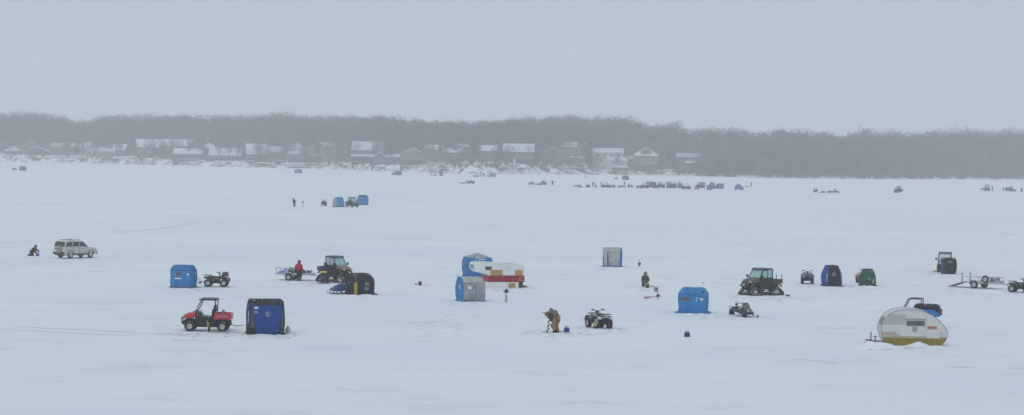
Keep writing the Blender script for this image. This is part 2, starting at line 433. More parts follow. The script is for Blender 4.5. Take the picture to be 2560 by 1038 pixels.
# the wood that reads as one mass: one object
rd = random.Random(11); AV = []; AF = []; off_ = 0; AM = []
arr = []
for T, K in PROT:
    for me_ in (T, K):
        v = np.empty(len(me_.vertices)*3, 'f'); me_.vertices.foreach_get('co', v)
        me_.calc_loop_triangles(); tr = np.empty(len(me_.loop_triangles)*3, 'i'); me_.loop_triangles.foreach_get('vertices', tr)
        arr.append((v.reshape(-1, 3), tr.reshape(-1, 3)))
def put(k, p, s_, wd):
    global off_
    a = rd.uniform(0, 6.3); ca, sa = math.cos(a), math.sin(a); mi_ = (0, 4, 1, 2, 0, 3, 1, 5, 4, 2)[int(5+4.99*max(-1, min(1, 1.5*mnoise.noise((p[0]*.055, p[1]*.02, 4))+rd.uniform(-.45, .45))))]
    for q in (2*k, 2*k+1):
        v, tr = arr[q]; x = (v[:, 0]*ca-v[:, 1]*sa)*s_*wd+p[0]; y = (v[:, 0]*sa+v[:, 1]*ca)*s_*wd+p[1]; z = v[:, 2]*s_+p[2]
        AV.append(np.stack([x, y, z], 1)); AF.append(tr+off_); AM.append(np.full(len(tr), mi_)); off_ += len(v)
for row, (o0, step, hk, wk) in enumerate(((56, 15, .68, 1.25), (72, 13, .8, 1.2), (90, 13, .88, 1.2), (108, 13, .97, 1.15), (126, 14, .98, 1.15), (142, 15, .97, 1.15))):
    for px in np.arange(-330, 2900, step):
        pp = px+rd.uniform(-7, 7); off = o0+rd.uniform(-8, 8)
        if pp > 1760: off = o0-36+rd.uniform(-8, 8)
        u = U(pp); D = shoreD(u)+off; z = Tz(u, off); top = interp(u, TPX, TPZ)
        h = min(28, max(10, (top-z)*hk*rd.uniform(.84, 1.03)*(1+.16*mnoise.noise((pp*.045, row*.7, 2))+.07*mnoise.noise((pp*.15, row, 5)))))
        put(rd.randrange(6), (u*D, D, z), h/20, wk*rd.uniform(.9, 1.15))
# understorey brush on the floor of the wood
for px in np.arange(1740, 2900, 3.2):
    for k in range(2):
        off = rd.uniform(2, 60); u = U(px); D = shoreD(u)+off
        put(4+rd.randrange(2), (u*D, D, Tz(u, off)-rd.uniform(1, 5.5)), rd.uniform(.35, .6), rd.uniform(1.2, 1.9))
for px in np.arange(-330, 1740, 7):
    off = rd.uniform(40, 70); u = U(px); D = shoreD(u)+off
    put(rd.randrange(6), (u*D, D, Tz(u, off)-rd.uniform(1, 5)), rd.uniform(.4, .6), rd.uniform(1.2, 1.8))
AV = np.concatenate(AV).astype('f'); AF = np.concatenate(AF).astype('i'); AM = np.concatenate(AM).astype('i')
me = bpy.data.meshes.new('woods'); me.vertices.add(len(AV)); me.vertices.foreach_set('co', AV.ravel())
me.loops.add(AF.size); me.loops.foreach_set('vertex_index', AF.ravel()); me.polygons.add(len(AF))
me.polygons.foreach_set('loop_start', np.arange(0, AF.size, 3, dtype='i')); me.polygons.foreach_set('material_index', AM)
for mt in barks: me.materials.append(mt)
me.update(); me.validate()
wo = bpy.data.objects.new('woods', me); C.objects.link(wo); tag(wo, 'dense leafless grey wood covering the ridge behind the far shore', 'woods', kind='stuff')
print('woods tris', len(AF))
# trees one can tell apart
tree(1545, 92, 26, 2, 'tallest round-crowned bare tree standing above the skyline over the white lake houses', 'skyline trees', wide=1.15)
for px, h in ((262, 24), (285, 25), (308, 26), (330, 24)):
    tree(px, 88, h, 3, 'thin open-topped bare tree rising above the left end of the ridge skyline', 'thin tall trees on the skyline', wide=.8)
for px, h in ((2150, 19), (2395, 22), (2410, 21), (2010, 18), (2545, 20)):
    tree(px, 90, h, px % 3, 'bare tree whose top stands proud of the right-hand ridge', 'skyline trees on the right ridge')
for px, h in ((1425, 22), (1350, 20), (955, 23), (935, 22), (1690, 19), (1655, 20)):
    tree(px, 85, h, px % 4, 'broad bare tree breaking the skyline above the middle houses', 'skyline trees above the middle houses')
fl = [20, 62, 100, 107, 165, 205, 240, 335, 365, 430, 434, 470, 545, 592, 640, 710, 760, 842, 890, 935, 970, 1010, 1060, 1098, 1110]
for i, px in enumerate(fl):
    tree(px, random.uniform(10, 17), random.uniform(11, 17), i % 6, 'slim bare shoreline tree standing in front of the left-hand lake houses', 'trees along the bank before the houses', wide=.75)
for i, px in enumerate([1150, 1172, 1190, 1212, 1236, 1252, 1268, 1318, 1333, 1345, 1366, 1420, 1445, 1470, 1590, 1655, 1680]):
    tree(px, random.uniform(6, 14), random.uniform(8, 13), i % 6, 'slim bare tree on the steep snowy bluff below the middle houses', 'trees on the snowy bluff', wide=.7)
tree(1500, 9, 12, 4, 'slanting bare tree leaning over the docks below the white house', 'leaning tree', lean=R(-14), wide=.8)
for i, px in enumerate(np.linspace(6, 1180, 40)):
    tree(px+random.uniform(-14, 14), random.uniform(12, 26), random.uniform(10, 16), (i*5+1) % 6, 'grey bare yard tree standing among the left and middle lake houses', 'yard trees among the lake houses', wide=random.uniform(.7, .95))
for i, px in enumerate(np.linspace(1190, 1700, 16)):
    tree(px+random.uniform(-14, 14), random.uniform(10, 24), random.uniform(8, 13), (i*5+2) % 6, 'grey bare yard tree between the lake houses right of the bluff', 'yard trees right of the bluff', wide=.8)
for i, px in enumerate(np.linspace(30, 1740, 46)):
    tree(px+random.uniform(-12, 12), random.uniform(46, 56), random.uniform(13, 18), i % 6, 'bare grey tree close behind the row of lake houses', 'trees close behind the lake houses')
for i, px in enumerate(np.linspace(1768, 2640, 62)):
    tree(px+random.uniform(-5, 5), random.uniform(4, 20), random.uniform(11, 17), i % 6, 'bare tree at the snowy foot of the wood on the right far shore', 'front trees of the right-hand wood')
# a conifer
K = MB(); T = MB(); T.tube([(0, 0, -1), (0, 0, 17)], [.25, .04], 6); rd = random.Random(5)
for i in range(900):
    t = rd.random()**.7; z = 2+15*t; r = (1-t)*3.0+.25; a = rd.uniform(0, 6.3); q = r*rd.uniform(.5, 1)
    p = Vector((math.cos(a)*q*.5, math.sin(a)*q*.5, z+.3)); e = Vector((math.cos(a)*q, math.sin(a)*q, z-.5)); s_ = Vector((-math.sin(a), math.cos(a), .2))*.22
    K.add([p-s_, p+s_, e], [(0, 1, 2)])
ct = T.build('conifer_tree', barks[2]); ct.location = shore_at(1724, 62); ct.scale = (1, 1, 1.15)
K.build('crown', M('conifer_green', (.05, .07, .06), .9, .3, 2, snow=.1), ct)
tag(ct, 'dark narrow conifer among bare trees above the flat dark lake house', 'tree')
# shrubs on the bluff
SK = MB(); rd = random.Random(9)
for i in range(170):
    a = rd.uniform(0, 6.3); d = Vector((math.cos(a)*rd.uniform(.1, .8), math.sin(a)*rd.uniform(.1, .8), 1)).normalized(); L = rd.uniform(1.4, 3.6)
    p = Vector((math.cos(a)*.4*rd.random(), math.sin(a)*.4*rd.random(), -.2)); s_ = d.cross(Vector((rd.uniform(-1, 1), rd.uniform(-1, 1), .1))).normalized()*.05
    SK.add([p-s_, p+s_, p+d*L], [(0, 1, 2)])
skm = SK.mesh('shrub', M('twig_brown', (.14, .105, .09), .9, .2))
for i in range(150):
    px = random.choice([random.uniform(1095, 1250), random.uniform(1330, 1500), random.uniform(-20, 640), random.uniform(640, 1750), random.uniform(640, 1750)])
    place('shrub', skm, shore_at(px, random.uniform(2, 20)), random.uniform(0, 6), 'leafless twiggy bush on the snowy lake bank', 'bush', 'twiggy bushes on the bank', random.uniform(.7, 1.4))
for i in range(40):
    place('shrub', skm, shore_at(random.uniform(1760, 2600), random.uniform(0, 8)), random.uniform(0, 6), 'low bare brush at the ice edge below the right-hand wood', 'bush', 'brush below the right-hand wood', random.uniform(.5, 1.1))
# fallen snow-covered limbs at the wood's edge
for px, L, a in ((2190, 15, .12), (2095, 12, .02), (2360, 13, .35), (2490, 12, .02), (2340, 8, .5), (2200, 9, .02), (2520, 8, .0)):
    o = MB().tube([(-L/2, 0, 0), (0, .6, .4), (L/2, 0, .2)], [.24, .18, .07], 6).build('fallen_trunk', M('snowy_bark', (.16, .14, .13), .9, .2, 2, snow=.9))
    o.location = shore_at(px, 3)+Vector((0, 0, .7+L*.25*a)); o.rotation_euler = (0, -a, .1)
    tag(o, 'snow-topped fallen trunk lying at the foot of the right-hand wood', 'fallen tree', 'fallen trunks')
# ------------------------------------------------------------------ lake houses
def wcol(n, c): return M('siding_'+n, c, .8, .12, .6)
WC = dict(brown=wcol('brown', (.10, .075, .065)), grey=wcol('grey', (.13, .135, .14)), dark=wcol('dark', (.055, .06, .065)), teal=wcol('teal', (.08, .12, .125)), tan=wcol('tan', (.20, .165, .13)),
          mauve=wcol('mauve', (.19, .155, .16)), blue=wcol('blue', (.26, .32, .36)), white=wcol('white', (.55, .56, .57)), cream=wcol('cream', (.34, .31, .27)), red=wcol('red', (.14, .06, .055)))
roofsnow = M('roof_snow', (.54, .565, .60), .8, .2, .3)
roofthin = M('roof_thin_snow', (.34, .35, .37), .8, .35, .7)
roofdark = M('roof_shingle', (.16, .155, .16), .85, .25, .8, snow=.35)
trim = M('white_trim', (.5, .51, .52), .6, .05)
brick = M('chimney_brick', (.13, .08, .07), .85, .2, 4)
winf = MB().box((0, 0, 0), (1.5, .12, 1.5)).mesh('window', trim); winp = MB().box((0, -.05, 0), (1.22, .1, 1.22)).mesh('pane', glassd)
doorm = MB().box((0, 0, 1.0), (1.1, .1, 2.05)).mesh('door', M('house_door', (.12, .10, .09), .6))
def house(x0, x1, base, eave, ridge, kind, wc, label, off=30, depth=11, rz=0, roof=None, win=(3, 1), chim=None, porch=None, deck=False, cat='house', name='lake_house', side_open=False):
    px = (x0+x1)/2; u = U(px); D = shoreD(u)+off; s_ = FPX/D; W = (x1-x0)/s_
    zb = Zat(px, base, D); he = Zat(px, eave, D)-zb; hr = Zat(px, ridge, D)-zb
    t = thing(name, (u*D, D, zb), rz, label, cat, 'houses along the far shore')
    d = depth; w2 = W/2; o = .55; roof = roof or roofsnow; rm = MB(); wl = MB()
    if kind == 'side':      # eaves towards the lake
        wl.prism([(-d/2, -5), (d/2, -5), (d/2, he), (0, hr-.1), (-d/2, he)], -w2+.35, w2-.35)
        wl.xf(Matrix.Rotation(R(90), 4, 'Z'))
        wl.v = [Vector((v.x, v.y, v.z)) for v in wl.v]
        k = (hr-he)/(d/2)
        rm.prism([(-d/2-o, he-o*k), (0, hr), (d/2+o, he-o*k), (d/2+o, he-o*k+.4), (0, hr+.45), (-d/2-o, he-o*k+.4)], -w2, w2); rm.xf(Matrix.Rotation(R(90), 4, 'Z'))
    elif kind == 'front':   # gable towards the lake
        wl.prism([(-w2+.4, -5), (w2-.4, -5), (w2-.4, he), (0, hr-.1), (-w2+.4, he)], -d/2, d/2)
        k = (hr-he)/w2
        rm.prism([(-w2, he-.1*k), (0, hr), (w2, he-.1*k), (w2, he+.35), (0, hr+.45), (-w2, he+.35)], -d/2-o, d/2+o)
    elif kind == 'hip':
        wl.box((0, 0, (he-5)/2), (W-1, d, he+5)); q = max(0, w2-d/2)*.6
        for z_, (a, c_) in ((he, (w2, d/2+o)), (he+.3, (w2, d/2+o))): pass
        rm.loft([[(-w2, -d/2-o, he), (w2, -d/2-o, he), (w2, d/2+o, he), (-w2, d/2+o, he)], [(-w2, -d/2-o, he+.35), (w2, -d/2-o, he+.35), (w2, d/2+o, he+.35), (-w2, d/2+o, he+.35)],
                 [(-q-.05, -.05, hr), (q+.05, -.05, hr), (q+.05, .05, hr), (-q-.05, .05, hr)]])
    else:                   # shed / low slope facing the lake
        wl.prism([(-d/2, -5), (d/2, -5), (d/2, hr-.1), (-d/2, he-.1)], -w2+.35, w2-.35)
        rm.prism([(-d/2-o, he), (d/2+o, hr), (d/2+o, hr+.4), (-d/2-o, he+.4)], -w2, w2)
        for mb in (wl, rm): mb.v = [Vector((-v.y, v.x, v.z)) for v in mb.v]
    wl.build('wall', WC[wc], t); r = rm.build('roof', roof, t)
    if chim is not None:
        MB().box((chim*w2, 0, hr+.3), (1.1, 1.1, 3.2)).box((chim*w2, 0, hr+1.95), (1.35, 1.35, .22)).build('chimney', brick, r)
    rows = max(1, win[1]); front = -d/2
    for j in range(rows):
        for i in range(win[0]):
            x = (-.5+(i+.5)/win[0])*(W-2.4); z = he*((j+.55)/rows) if rows > 1 else he*.58
            if abs(x) < .9 and j == 0 and win[0] % 2: 
                dd = bpy.data.objects.new('door', doorm); C.objects.link(dd); dd.parent = t; dd.location = (x, front-.02, 0.02); continue
            f = bpy.data.objects.new('window', winf); C.objects.link(f); f.parent = t; f.location = (x, front-.03, z)
            pn = bpy.data.objects.new('pane', winp); C.objects.link(pn); pn.parent = f; pn.location = (0, -.03, 0)
    if porch:
        a, b_, z0, z1, npost, pr = porch     # fractions of the width, heights of floor and roof
        xa, xb = a*W-w2, b_*W-w2; P_ = 3.2
        MB().prism([(front-P_-.4, z1-.3), (front-.02, z1+.9), (front-.02, z1+1.2), (front-P_-.4, z1)], -xb, -xa).xf(Matrix(((0, -1, 0, 0), (1, 0, 0, 0), (0, 0, 1, 0), (0, 0, 0, 1)))).build('porch_roof', roofsnow, t)
        pm = MB()
        for k in range(npost):
            pm = MB(); x = xa+.2+(xb-xa-.4)*k/max(1, npost-1); pm.box((x, front-P_, (z0+z1-.3)/2), (.28, .28, z1-z0-.35)); pm.build('porch_post', pr, t)
        MB().box(((xa+xb)/2, front-P_/2-.02, z0-.2), (xb-xa, P_, .35)).build('deck', wood, t)
    elif deck:
        q = MB().box((0, front-1.6, he*.42), (W*.92, 3.1, .3))
        q.build('deck', wood, t)
        rr = MB()
        for z_ in (.55, 1.0): rr.box((0, front-3.1, he*.42+z_), (W*.92, .09, .09))
        for k in range(9): rr.box((W*.46*(-1+k/4)*.99, front-3.1, he*.42+.55), (.1, .1, .95))
        rr.build('deck_railing', trim, t)
    return t
house(12, 50, 388, 378, 364, 'hip', 'grey', 'low grey cottage with snowy roof, first from the left on the far shore')
house(64, 126, 390, 380, 369, 'front', 'dark', 'dark cottage with a wide low snowy roof behind two trunks', off=24)
house(56, 96, 384, 366, 354, 'front', 'mauve', 'tall mauve gable house with snowy roof behind the low dark cottage', off=48)
house(126, 190, 391, 367, 359, 'side', 'brown', 'long dark brown house with a thin snowy roof edge among trees', off=34, win=(5, 2), roof=roofthin)
house(198, 228, 384, 368, 357, 'side', 'grey', 'small grey house with white roof directly behind the white-columned porch', off=44)
house(214, 292, 393, 376, 367, 'hip', 'cream', 'cream house with a white-columned porch facing the lake', off=26, porch=(.42, .98, .6, 4.2, 6, trim), win=(5, 1), roof=roofthin)
house(282, 316, 393, 375, 362, 'side', 'grey', 'narrow grey house with bright steep roof right of the columned porch', off=42)
house(338, 402, 395, 367, 350, 'side', 'brown', 'brown two-storey house with stepped snowy roofs left of the big gable', off=30, win=(4, 2), rz=R(8))
house(344, 378, 396, 383, 374, 'front', 'dark', 'small dark gable annex below the stepped-roof brown house', off=20, depth=7, win=(2, 1))
house(404, 482, 398, 365, 350, 'side', 'brown', 'large brown house with a broad white roof sloping to the lake', off=34, win=(5, 2), depth=14, rz=R(-12))
house(432, 506, 412, 384, 373, 'side', 'dark', 'dark boathouse with a long low snowy roof right at the bank', off=14, win=(4, 2), depth=9, name='boathouse', cat='boathouse', deck=True)
house(498, 545, 396, 371, 357, 'hip', 'teal', 'teal house with a patchy snowy hip roof among trees', off=44, win=(3, 2))
house(522, 604, 399, 388, 372, 'side', 'dark', 'long dark ranch house under a wide bright snowy roof', off=26, win=(5, 1))
house(612, 664, 404, 384, 361, 'side', 'teal', 'teal house with steep white roof and dark gable end', off=24, depth=10, rz=R(14), win=(3, 1))
house(662, 708, 405, 380, 367, 'side', 'brown', 'squat brown house with snow-dusted roof next to the steep teal one', off=22, win=(3, 2), rz=R(8), roof=roofthin)
house(718, 760, 399, 374, 360, 'front', 'blue', 'pale blue gabled house with a white-posted porch', off=24, porch=(.05, .95, .4, 4.0, 6, trim), win=(3, 2))
house(762, 838, 403, 374, 357, 'front', 'mauve', 'mauve two-storey house with wide snowy gable roof', off=30, win=(5, 2), deck=True)
house(806, 850, 402, 366, 358, 'side', 'mauve', 'second mauve wing with a high thin-snow roof behind the wide gable', off=44, win=(3, 2), roof=roofthin)
house(878, 958, 409, 375, 356, 'side', 'dark', 'big dark house with a broad hipped white roof and long porch eave', off=34, depth=14, win=(6, 2), porch=(0, .8, 1.2, 4.4, 5, woodd))
house(926, 970, 410, 396, 381, 'front', 'teal', 'small teal gable cottage with bluish snowy roof', off=18, depth=8, win=(2, 1))
house(966, 1002, 408, 392, 386, 'side', 'teal', 'low teal cottage with narrow snowy roof beside the tan gable', off=24, depth=8, win=(3, 1))
house(998, 1064, 412, 386, 371, 'front', 'tan', 'tan front-gabled house with snow on both roof slopes', off=20, depth=12, win=(4, 2), deck=True)
house(1062, 1106, 404, 374, 364, 'side', 'mauve', 'pinkish house half hidden behind bare trees right of the tan gable', off=34, win=(3, 2), rz=R(-14))
house(1106, 1156, 405, 381, 372, 'side', 'teal', 'dark teal house with thin white roof on top of the bluff', off=24, win=(4, 1), rz=R(-6))
house(1132, 1170, 398, 368, 361, 'side', 'brown', 'brown house high among trees with little roof snow', off=46, win=(3, 1), roof=roofthin)
house(1192, 1240, 399, 377, 365, 'side', 'brown', 'brown house with a snowy roof set back on the bluff', off=38, win=(4, 1))
t = house(1255, 1334, 409, 379, 361, 'side', 'dark', 'dark lake house with the largest flat bright roof on the bluff', off=24, depth=15, win=(6, 2), deck=True)
house(1352, 1410, 411, 380, 371, 'front', 'teal', 'dark teal house with a low rounded gable edged in snow', off=24, win=(4, 2), roof=roofthin)
house(1402, 1444, 398, 368, 357, 'side', 'mauve', 'reddish house highest on the slope with one tilted snowy roof', off=46, win=(3, 1), rz=R(-16), roof=roofthin)
house(1424, 1460, 424, 396, 392, 'shed', 'teal', 'tall dark house with a thin bright porch roof above the docks', off=18, win=(3, 2), depth=8, deck=True)
house(1478, 1556, 398, 382, 372, 'side', 'white', 'white house with a bright roof and dark chimney on the slope', off=44, win=(4, 1), chim=.86)
house(1516, 1566, 418, 402, 394, 'shed', 'white', 'white square cottage with a shed roof above the brown boathouse', off=20, depth=9, win=(2, 1))
house(1528, 1568, 431, 419, 416, 'shed', 'red', 'brown flat-topped boathouse at the ice edge under the white cottage', off=8, depth=6, win=(2, 1), name='boathouse', cat='boathouse')
t = house(1580, 1644, 427, 390, 369, 'hip', 'tan', 'tan three-storey house with a snowy pyramid roof and dormer', off=18, depth=13, win=(3, 3), deck=True)
s_ = FPX/t.location.y
zd = Zat(1612, 383, t.location.y)-t.location.z
dm = MB().prism([(-2.8, zd), (2.8, zd), (2.8, zd+1.5), (0, zd+2.9), (-2.8, zd+1.5)], -6.4, -1.5).build('dormer', WC['tan'], t)
MB().prism([(-3.3, zd+1.45), (0, zd+2.95), (3.3, zd+1.45), (3.3, zd+1.8), (0, zd+3.35), (-3.3, zd+1.8)], -6.8, -1.4).build('dormer_roof', roofsnow, dm)
MB().box((0, -6.45, zd+.85), (3.6, .12, 1.0)).build('window', glassd, dm)
house(1566, 1592, 424, 398, 392, 'side', 'grey', 'small grey shed-like house tucked left of the pyramid roof', off=30, depth=8, win=(2, 1), roof=roofthin)
t = house(1688, 1758, 431, 393, 385, 'side', 'dark', 'dark two-storey lake house alone at the edge of the wood', off=18, depth=12, win=(4, 2), porch=(.28, .98, 3.2, 5.6, 4, woodd), roof=roofthin)
# ------------------------------------------------------------------ docks, lifts and boats stored along the bank
def dock(px, off, w, z, label, group, rz=0, posts=True, tilt=0, th=.28, d=1.6):
    o = MB().box((0, 0, 0), (w, d, th)).build('dock_section', wood)
    o.location = shore_at(px, off); o.location.z += z; o.rotation_euler = (0, tilt, rz); tag(o, label, 'dock', group)
    MB().box((0, 0, th/2+.11), (w*.985, d*.94, .2)).build('snow_cover', snowm, o)
    if posts:
        for sx in (-.42, .42):
            MB().tube([(sx*w, -d*.4, -.9), (sx*w, -d*.4, .7)], .07, 6).build('post', woodd, o)
    return o
rd = random.Random(21)
near = [(120, 'below the low cottages on the left shore'), (170, 'below the long brown house'), (250, 'below the white-columned porch'), (300, 'below the narrow grey house'), (340, 'on the open snowy bank left of the stepped-roof house'), (385, 'below the stepped-roof brown house'),
        (450, 'at the foot of the dark boathouse'), (490, 'right of the dark boathouse'), (560, 'below the long ranch house'), (630, 'below the steep teal house'), (690, 'below the squat brown house'), (740, 'below the pale blue house'), (790, 'below the wide mauve gable'),
        (850, 'left of the big dark house'), (900, 'below the big dark house'), (960, 'below the small teal cottages'), (1020, 'below the tan gable'), (1070, 'below the pinkish house'), (1100, 'under the dark teal house on the bluff'), (1270, 'below the large flat bright roof'),
        (1410, 'below the low rounded gable'), (1440, 'below the tall dark house'), (1480, 'left of the brown boathouse'), (1550, 'at the foot of the brown boathouse'), (1660, 'right of the pyramid-roof house'), (1765, 'right of the dark lone house')]
for px, where in near:
    for k in range(rd.choice((2, 3, 3, 4)) if px > 230 else 2):
        dock(px+rd.uniform(-16, 16), rd.uniform(1.5, 9), rd.uniform(3.5, 9), rd.uniform(.35, .9)+.45*k, 'snow-topped wooden dock section stored '+where, 'dock sections stored on the bank', rd.uniform(-.25, .25), rd.random() < .6, rd.uniform(-.04, .04))
for px, w_, where in ((745, 14, 'below the pale blue house'), (805, 15, 'below the mauve gable'), (1560, 20, 'along the ice before the brown boathouse'), (350, 11, 'on the bank left of the stepped-roof house'), (385, 12, 'below the brown stepped roofs'), (555, 12, 'below the ranch house'), (990, 14, 'below the low teal cottage'), (1100, 11, 'under the bluff')):
    dock(px, 1.5, w_, .5, 'longest low dock section lying on the snow '+where, 'long dock sections', rd.uniform(-.08, .08), True, 0, .35, 2.2)
# covered boats and lifts
hull = MB().loft([[(-3, y*.95, z) for y, z in ((-1, .8), (-.8, .1), (.8, .1), (1, .8))], [(0, y*1.05, z) for y, z in ((-1, .85), (-.8, 0), (.8, 0), (1, .85))], [(2, y*.8, z) for y, z in ((-1, .95), (-.6, .1), (.6, .1), (1, .95))], [(3.3, y*.1, z) for y, z in ((-1, 1.1), (-.5, .7), (.5, .7), (1, 1.1))]])
hm_ = hull.mesh('covered_boat', M('boat_hull', (.16, .12, .12), .5, .15))
cvm = MB().prism([(-3, .85), (0, 1.5), (2.2, 1.3), (3.2, 1.05), (3.2, .95), (-3, .8)], -1, 1).mesh('boat_cover', M('boat_cover', (.14, .15, .17), .8, .2, 1, snow=.6))
for px, rz_, z, lb in ((88, .1, .3, 'covered boat drawn up on the bank before the low cottages'), (208, -.2, .4, 'covered reddish boat hauled out below the columned porch'), (285, 0, .6, 'covered boat on blocks beside the columned porch docks'), (655, .2, .4, 'small covered boat between docks below the steep teal house'),
                       (1255, .3, .5, 'covered boat under the bluff left of the white post'), (1300, 0, .5, 'covered boat under the bluff right of the white post'), (1640, 0, .3, 'covered boat by the ice right of the pyramid-roof house'), (860, .1, .4, 'covered boat among docks left of the big dark house'), (1530, .2, .3, 'covered boat with rounded cover left of the brown boathouse')):
    b_ = place('covered_boat', hm_, shore_at(px, 3)+Vector((0, 0, z)), rz_, lb, 'boat', 'boats hauled out on the bank'); c = bpy.data.objects.new('boat_cover', cvm); C.objects.link(c); c.parent = b_
o = MB().box((0, 0, 3.2), (1.0, 1.0, 7)).box((0, 0, 6.8), (1.3, 1.3, .25)).build('boundary_post', trim); o.location = shore_at(1284, 3); tag(o, 'thick white post standing in the bank below the large flat bright roof', 'post')
for px, a in ((1462, -.22), (1413, -.3)):
    st = thing('stairway', shore_at(px, 2), 0, 'pale wooden stairs slanting down the snowy bank '+('below the tall dark house' if px == 1462 else 'below the low rounded gable'), 'stairs', 'bank stairs')
    MB().box((0, 1.5, 2.2), (1.1, .25, 6.5), ry=a).build('stringer', trim, st)
    for k in range(9): MB().box((a*(-2.6+.65*k)*-1*-1, 1.3, -.3+.62*k), (1.1, .5, .09)).build('step', trim, st)
# ------------------------------------------------------------------ wheels and vehicles
WH = {}
def wheel(parent, x, y, r, w=.24, rim=rimm, rr=.56, knob=True):
    key = (r, w, rim.name, rr)
    if key not in WH:
        t = MB(); prof = [(r*rr, -w*.42), (r*.78, -w*.5), (r*.93, -w*.46), (r, -w*.3), (r, w*.3), (r*.93, w*.46), (r*.78, w*.5), (r*rr, w*.42)]
        t.lathe(prof, axis=(0, 1, 0), n=26, cap=False); t.lathe([(r*rr, w*.42), (r*rr*.96, 0), (r*rr, -w*.42)], axis=(0, 1, 0), n=26, cap=False)
        if knob:
            for k in range(16):
                a = 2*math.pi*k/16; sgn = 1 if k % 2 else -1
                t.box((math.cos(a)*r*1.005, sgn*w*.2, math.sin(a)*r*1.005), (r*.09, w*.42, r*.16), ry=-a)
        q = r*rr*.965; d = MB()
        d.lathe([(q, w*.40), (q*.9, w*.40), (q*.8, w*.2), (q*.35, w*.22), (q*.3, w*.34), (.01, w*.34)], axis=(0, 1, 0), n=20, cap=False)
        d.lathe([(q, -w*.40), (q*.9, -w*.40), (q*.8, -w*.2), (q*.35, -w*.22), (q*.3, -w*.34), (.01, -w*.34)], axis=(0, 1, 0), n=20, cap=False)
        for k in range(5):
            a = 2*math.pi*k/5
            for sg in (-1, 1): d.box((math.cos(a)*q*.55, sg*w*.25, math.sin(a)*q*.55), (q*.5, w*.1, q*.2), ry=-a)
        WH[key] = (t.mesh('wheel', rubber, True), d.mesh('rim', rim, True))
    o = bpy.data.objects.new('wheel', WH[key][0]); C.objects.link(o); o.parent = parent; o.location = (x, y, r)
    d = bpy.data.objects.new('rim', WH[key][1]); C.objects.link(d); d.parent = o
    return o
def arc(cx, cz, r, a0, a1, n=8): return [(cx+r*math.cos(R(a0+(a1-a0)*k/n)), cz+r*math.sin(R(a0+(a1-a0)*k/n))) for k in range(n+1)]
def atv(loc, rz, label, paint, group='all-terrain vehicles', rim=rimm, bag=None, rackm=black, name='all_terrain_vehicle', fend=None):
    fend = fend or paint
    t = thing(name, loc, rz, label, 'ATV', group)
    r = .31
    for x in (.63, -.63):
        for y in (.44, -.44): wheel(t, x, y, r, .26, rim)
    ch = MB().box((0, 0, .36), (.95, .40, .16)).box((.02, 0, .52), (.5, .34, .26)).box((.0, .36, .33), (.62, .24, .05)).box((.0, -.36, .33), (.62, .24, .05))
    for x in (.63, -.63): ch.tube([(x, -.42, r), (x, .42, r)], .05).box((x, 0, .38), (.3, .3, .22))
    for x, y in ((.63, 1), (.63, -1), (-.63, 1), (-.63, -1)): ch.tube([(x*.85, y*.3, .34), (x*.8, y*.18, .68)], .045)
    ch.build('chassis', black, t)
    for y0, y1 in ((-.57, -.2), (.2, .57)):
        MB().strip(arc(.60, .30, .46, 178, 20, 9), .045, y0, y1).build('fender', fend, t, bev=.015)
        MB().strip(arc(-.62, .30, .47, 138, 8, 9), .045, y0, y1).build('fender', fend, t, bev=.015)
    MB().prism([(.18, .62), (.95, .60), (.99, .72), (.85, .80), (.42, .86), (.2, .84), (.08, .72)], -.24, .24).prism([(-1.0, .66), (-.3, .58), (-.28, .72), (-.95, .80)], -.24, .24).build('body', paint, t, bev=.03)
    MB().loft([[(x, -w, z0), (x, w, z0), (x, w*.8, z1), (x, -w*.8, z1)] for x, w, z0, z1 in ((-.62, .17, .72, .82), (-.45, .2, .70, .88), (-.1, .18, .68, .84), (.15, .14, .70, .84), (.26, .1, .72, .90))]).build('seat', seatm, t, True, ang=60)
    hb = MB().tube([(.36, 0, .80), (.26, 0, 1.0)], .035); hb.tube([(.12, -.40, 1.14), (.2, -.28, 1.17), (.26, -.1, 1.05), (.26, .1, 1.05), (.2, .28, 1.17), (.12, .40, 1.14)], .02).box((.26, 0, 1.05), (.1, .17, .1))
    for s_ in (-1, 1): hb.tube([(.13, s_*.28, 1.16), (.10, s_*.42, 1.14)], .032).box((.2, s_*.36, 1.15), (.03, .16, .09))
    hb.build('handlebar', black, t)
    for x0, x1, z, nm in ((.42, .98, .90, 'front_rack'), (-1.02, -.40, .92, 'rear_rack')):
        k = MB()
        k.tube([(x0, -.42, z), (x1-.05, -.42, z), (x1, -.36, z), (x1, .36, z), (x1-.05, .42, z), (x0, .42, z)], .016, closed=True)
        for q in range(5): k.tube([(x0, -.3+.15*q, z), (x1, -.3+.15*q, z)], .011, 5)
        for q in (.3, .75): k.tube([(x0+(x1-x0)*q, -.42, z), (x0+(x1-x0)*q, .42, z)], .011, 5).tube([(x0+(x1-x0)*q, -.25, z), (x0+(x1-x0)*q, -.25, z-.16)], .014, 5).tube([(x0+(x1-x0)*q, .25, z), (x0+(x1-x0)*q, .25, z-.16)], .014, 5)
        k.build(nm, rackm, t)
    b = MB()
    for y in (-.18, .18): b.tube([(.78, y, .32), (1.05, y, .42), (1.06, y, .66), (.95, y, .78)], .02)
    b.tube([(1.05, -.24, .44), (1.05, .24, .44)], .02).tube([(1.06, -.24, .6), (1.06, .24, .6)], .02); b.build('bumper', black, t)
    for y in (-.2, .2): MB().lathe([(.02, 0), (.075, .01), (.085, -.08)], (.97, y, .70), (1, 0, .1), 10).build('headlight', lamp, t)
    MB().box((-1.0, 0, .68), (.03, .3, .06)).build('tail_light', M('tail_lamp', (.10, .02, .02), .3), t)
    if bag:
        MB().box((-.02+.72, 0, 1.05), (.44, .66, .28)).build('cargo_bag', bag, t, True, bev=.07)
    return t
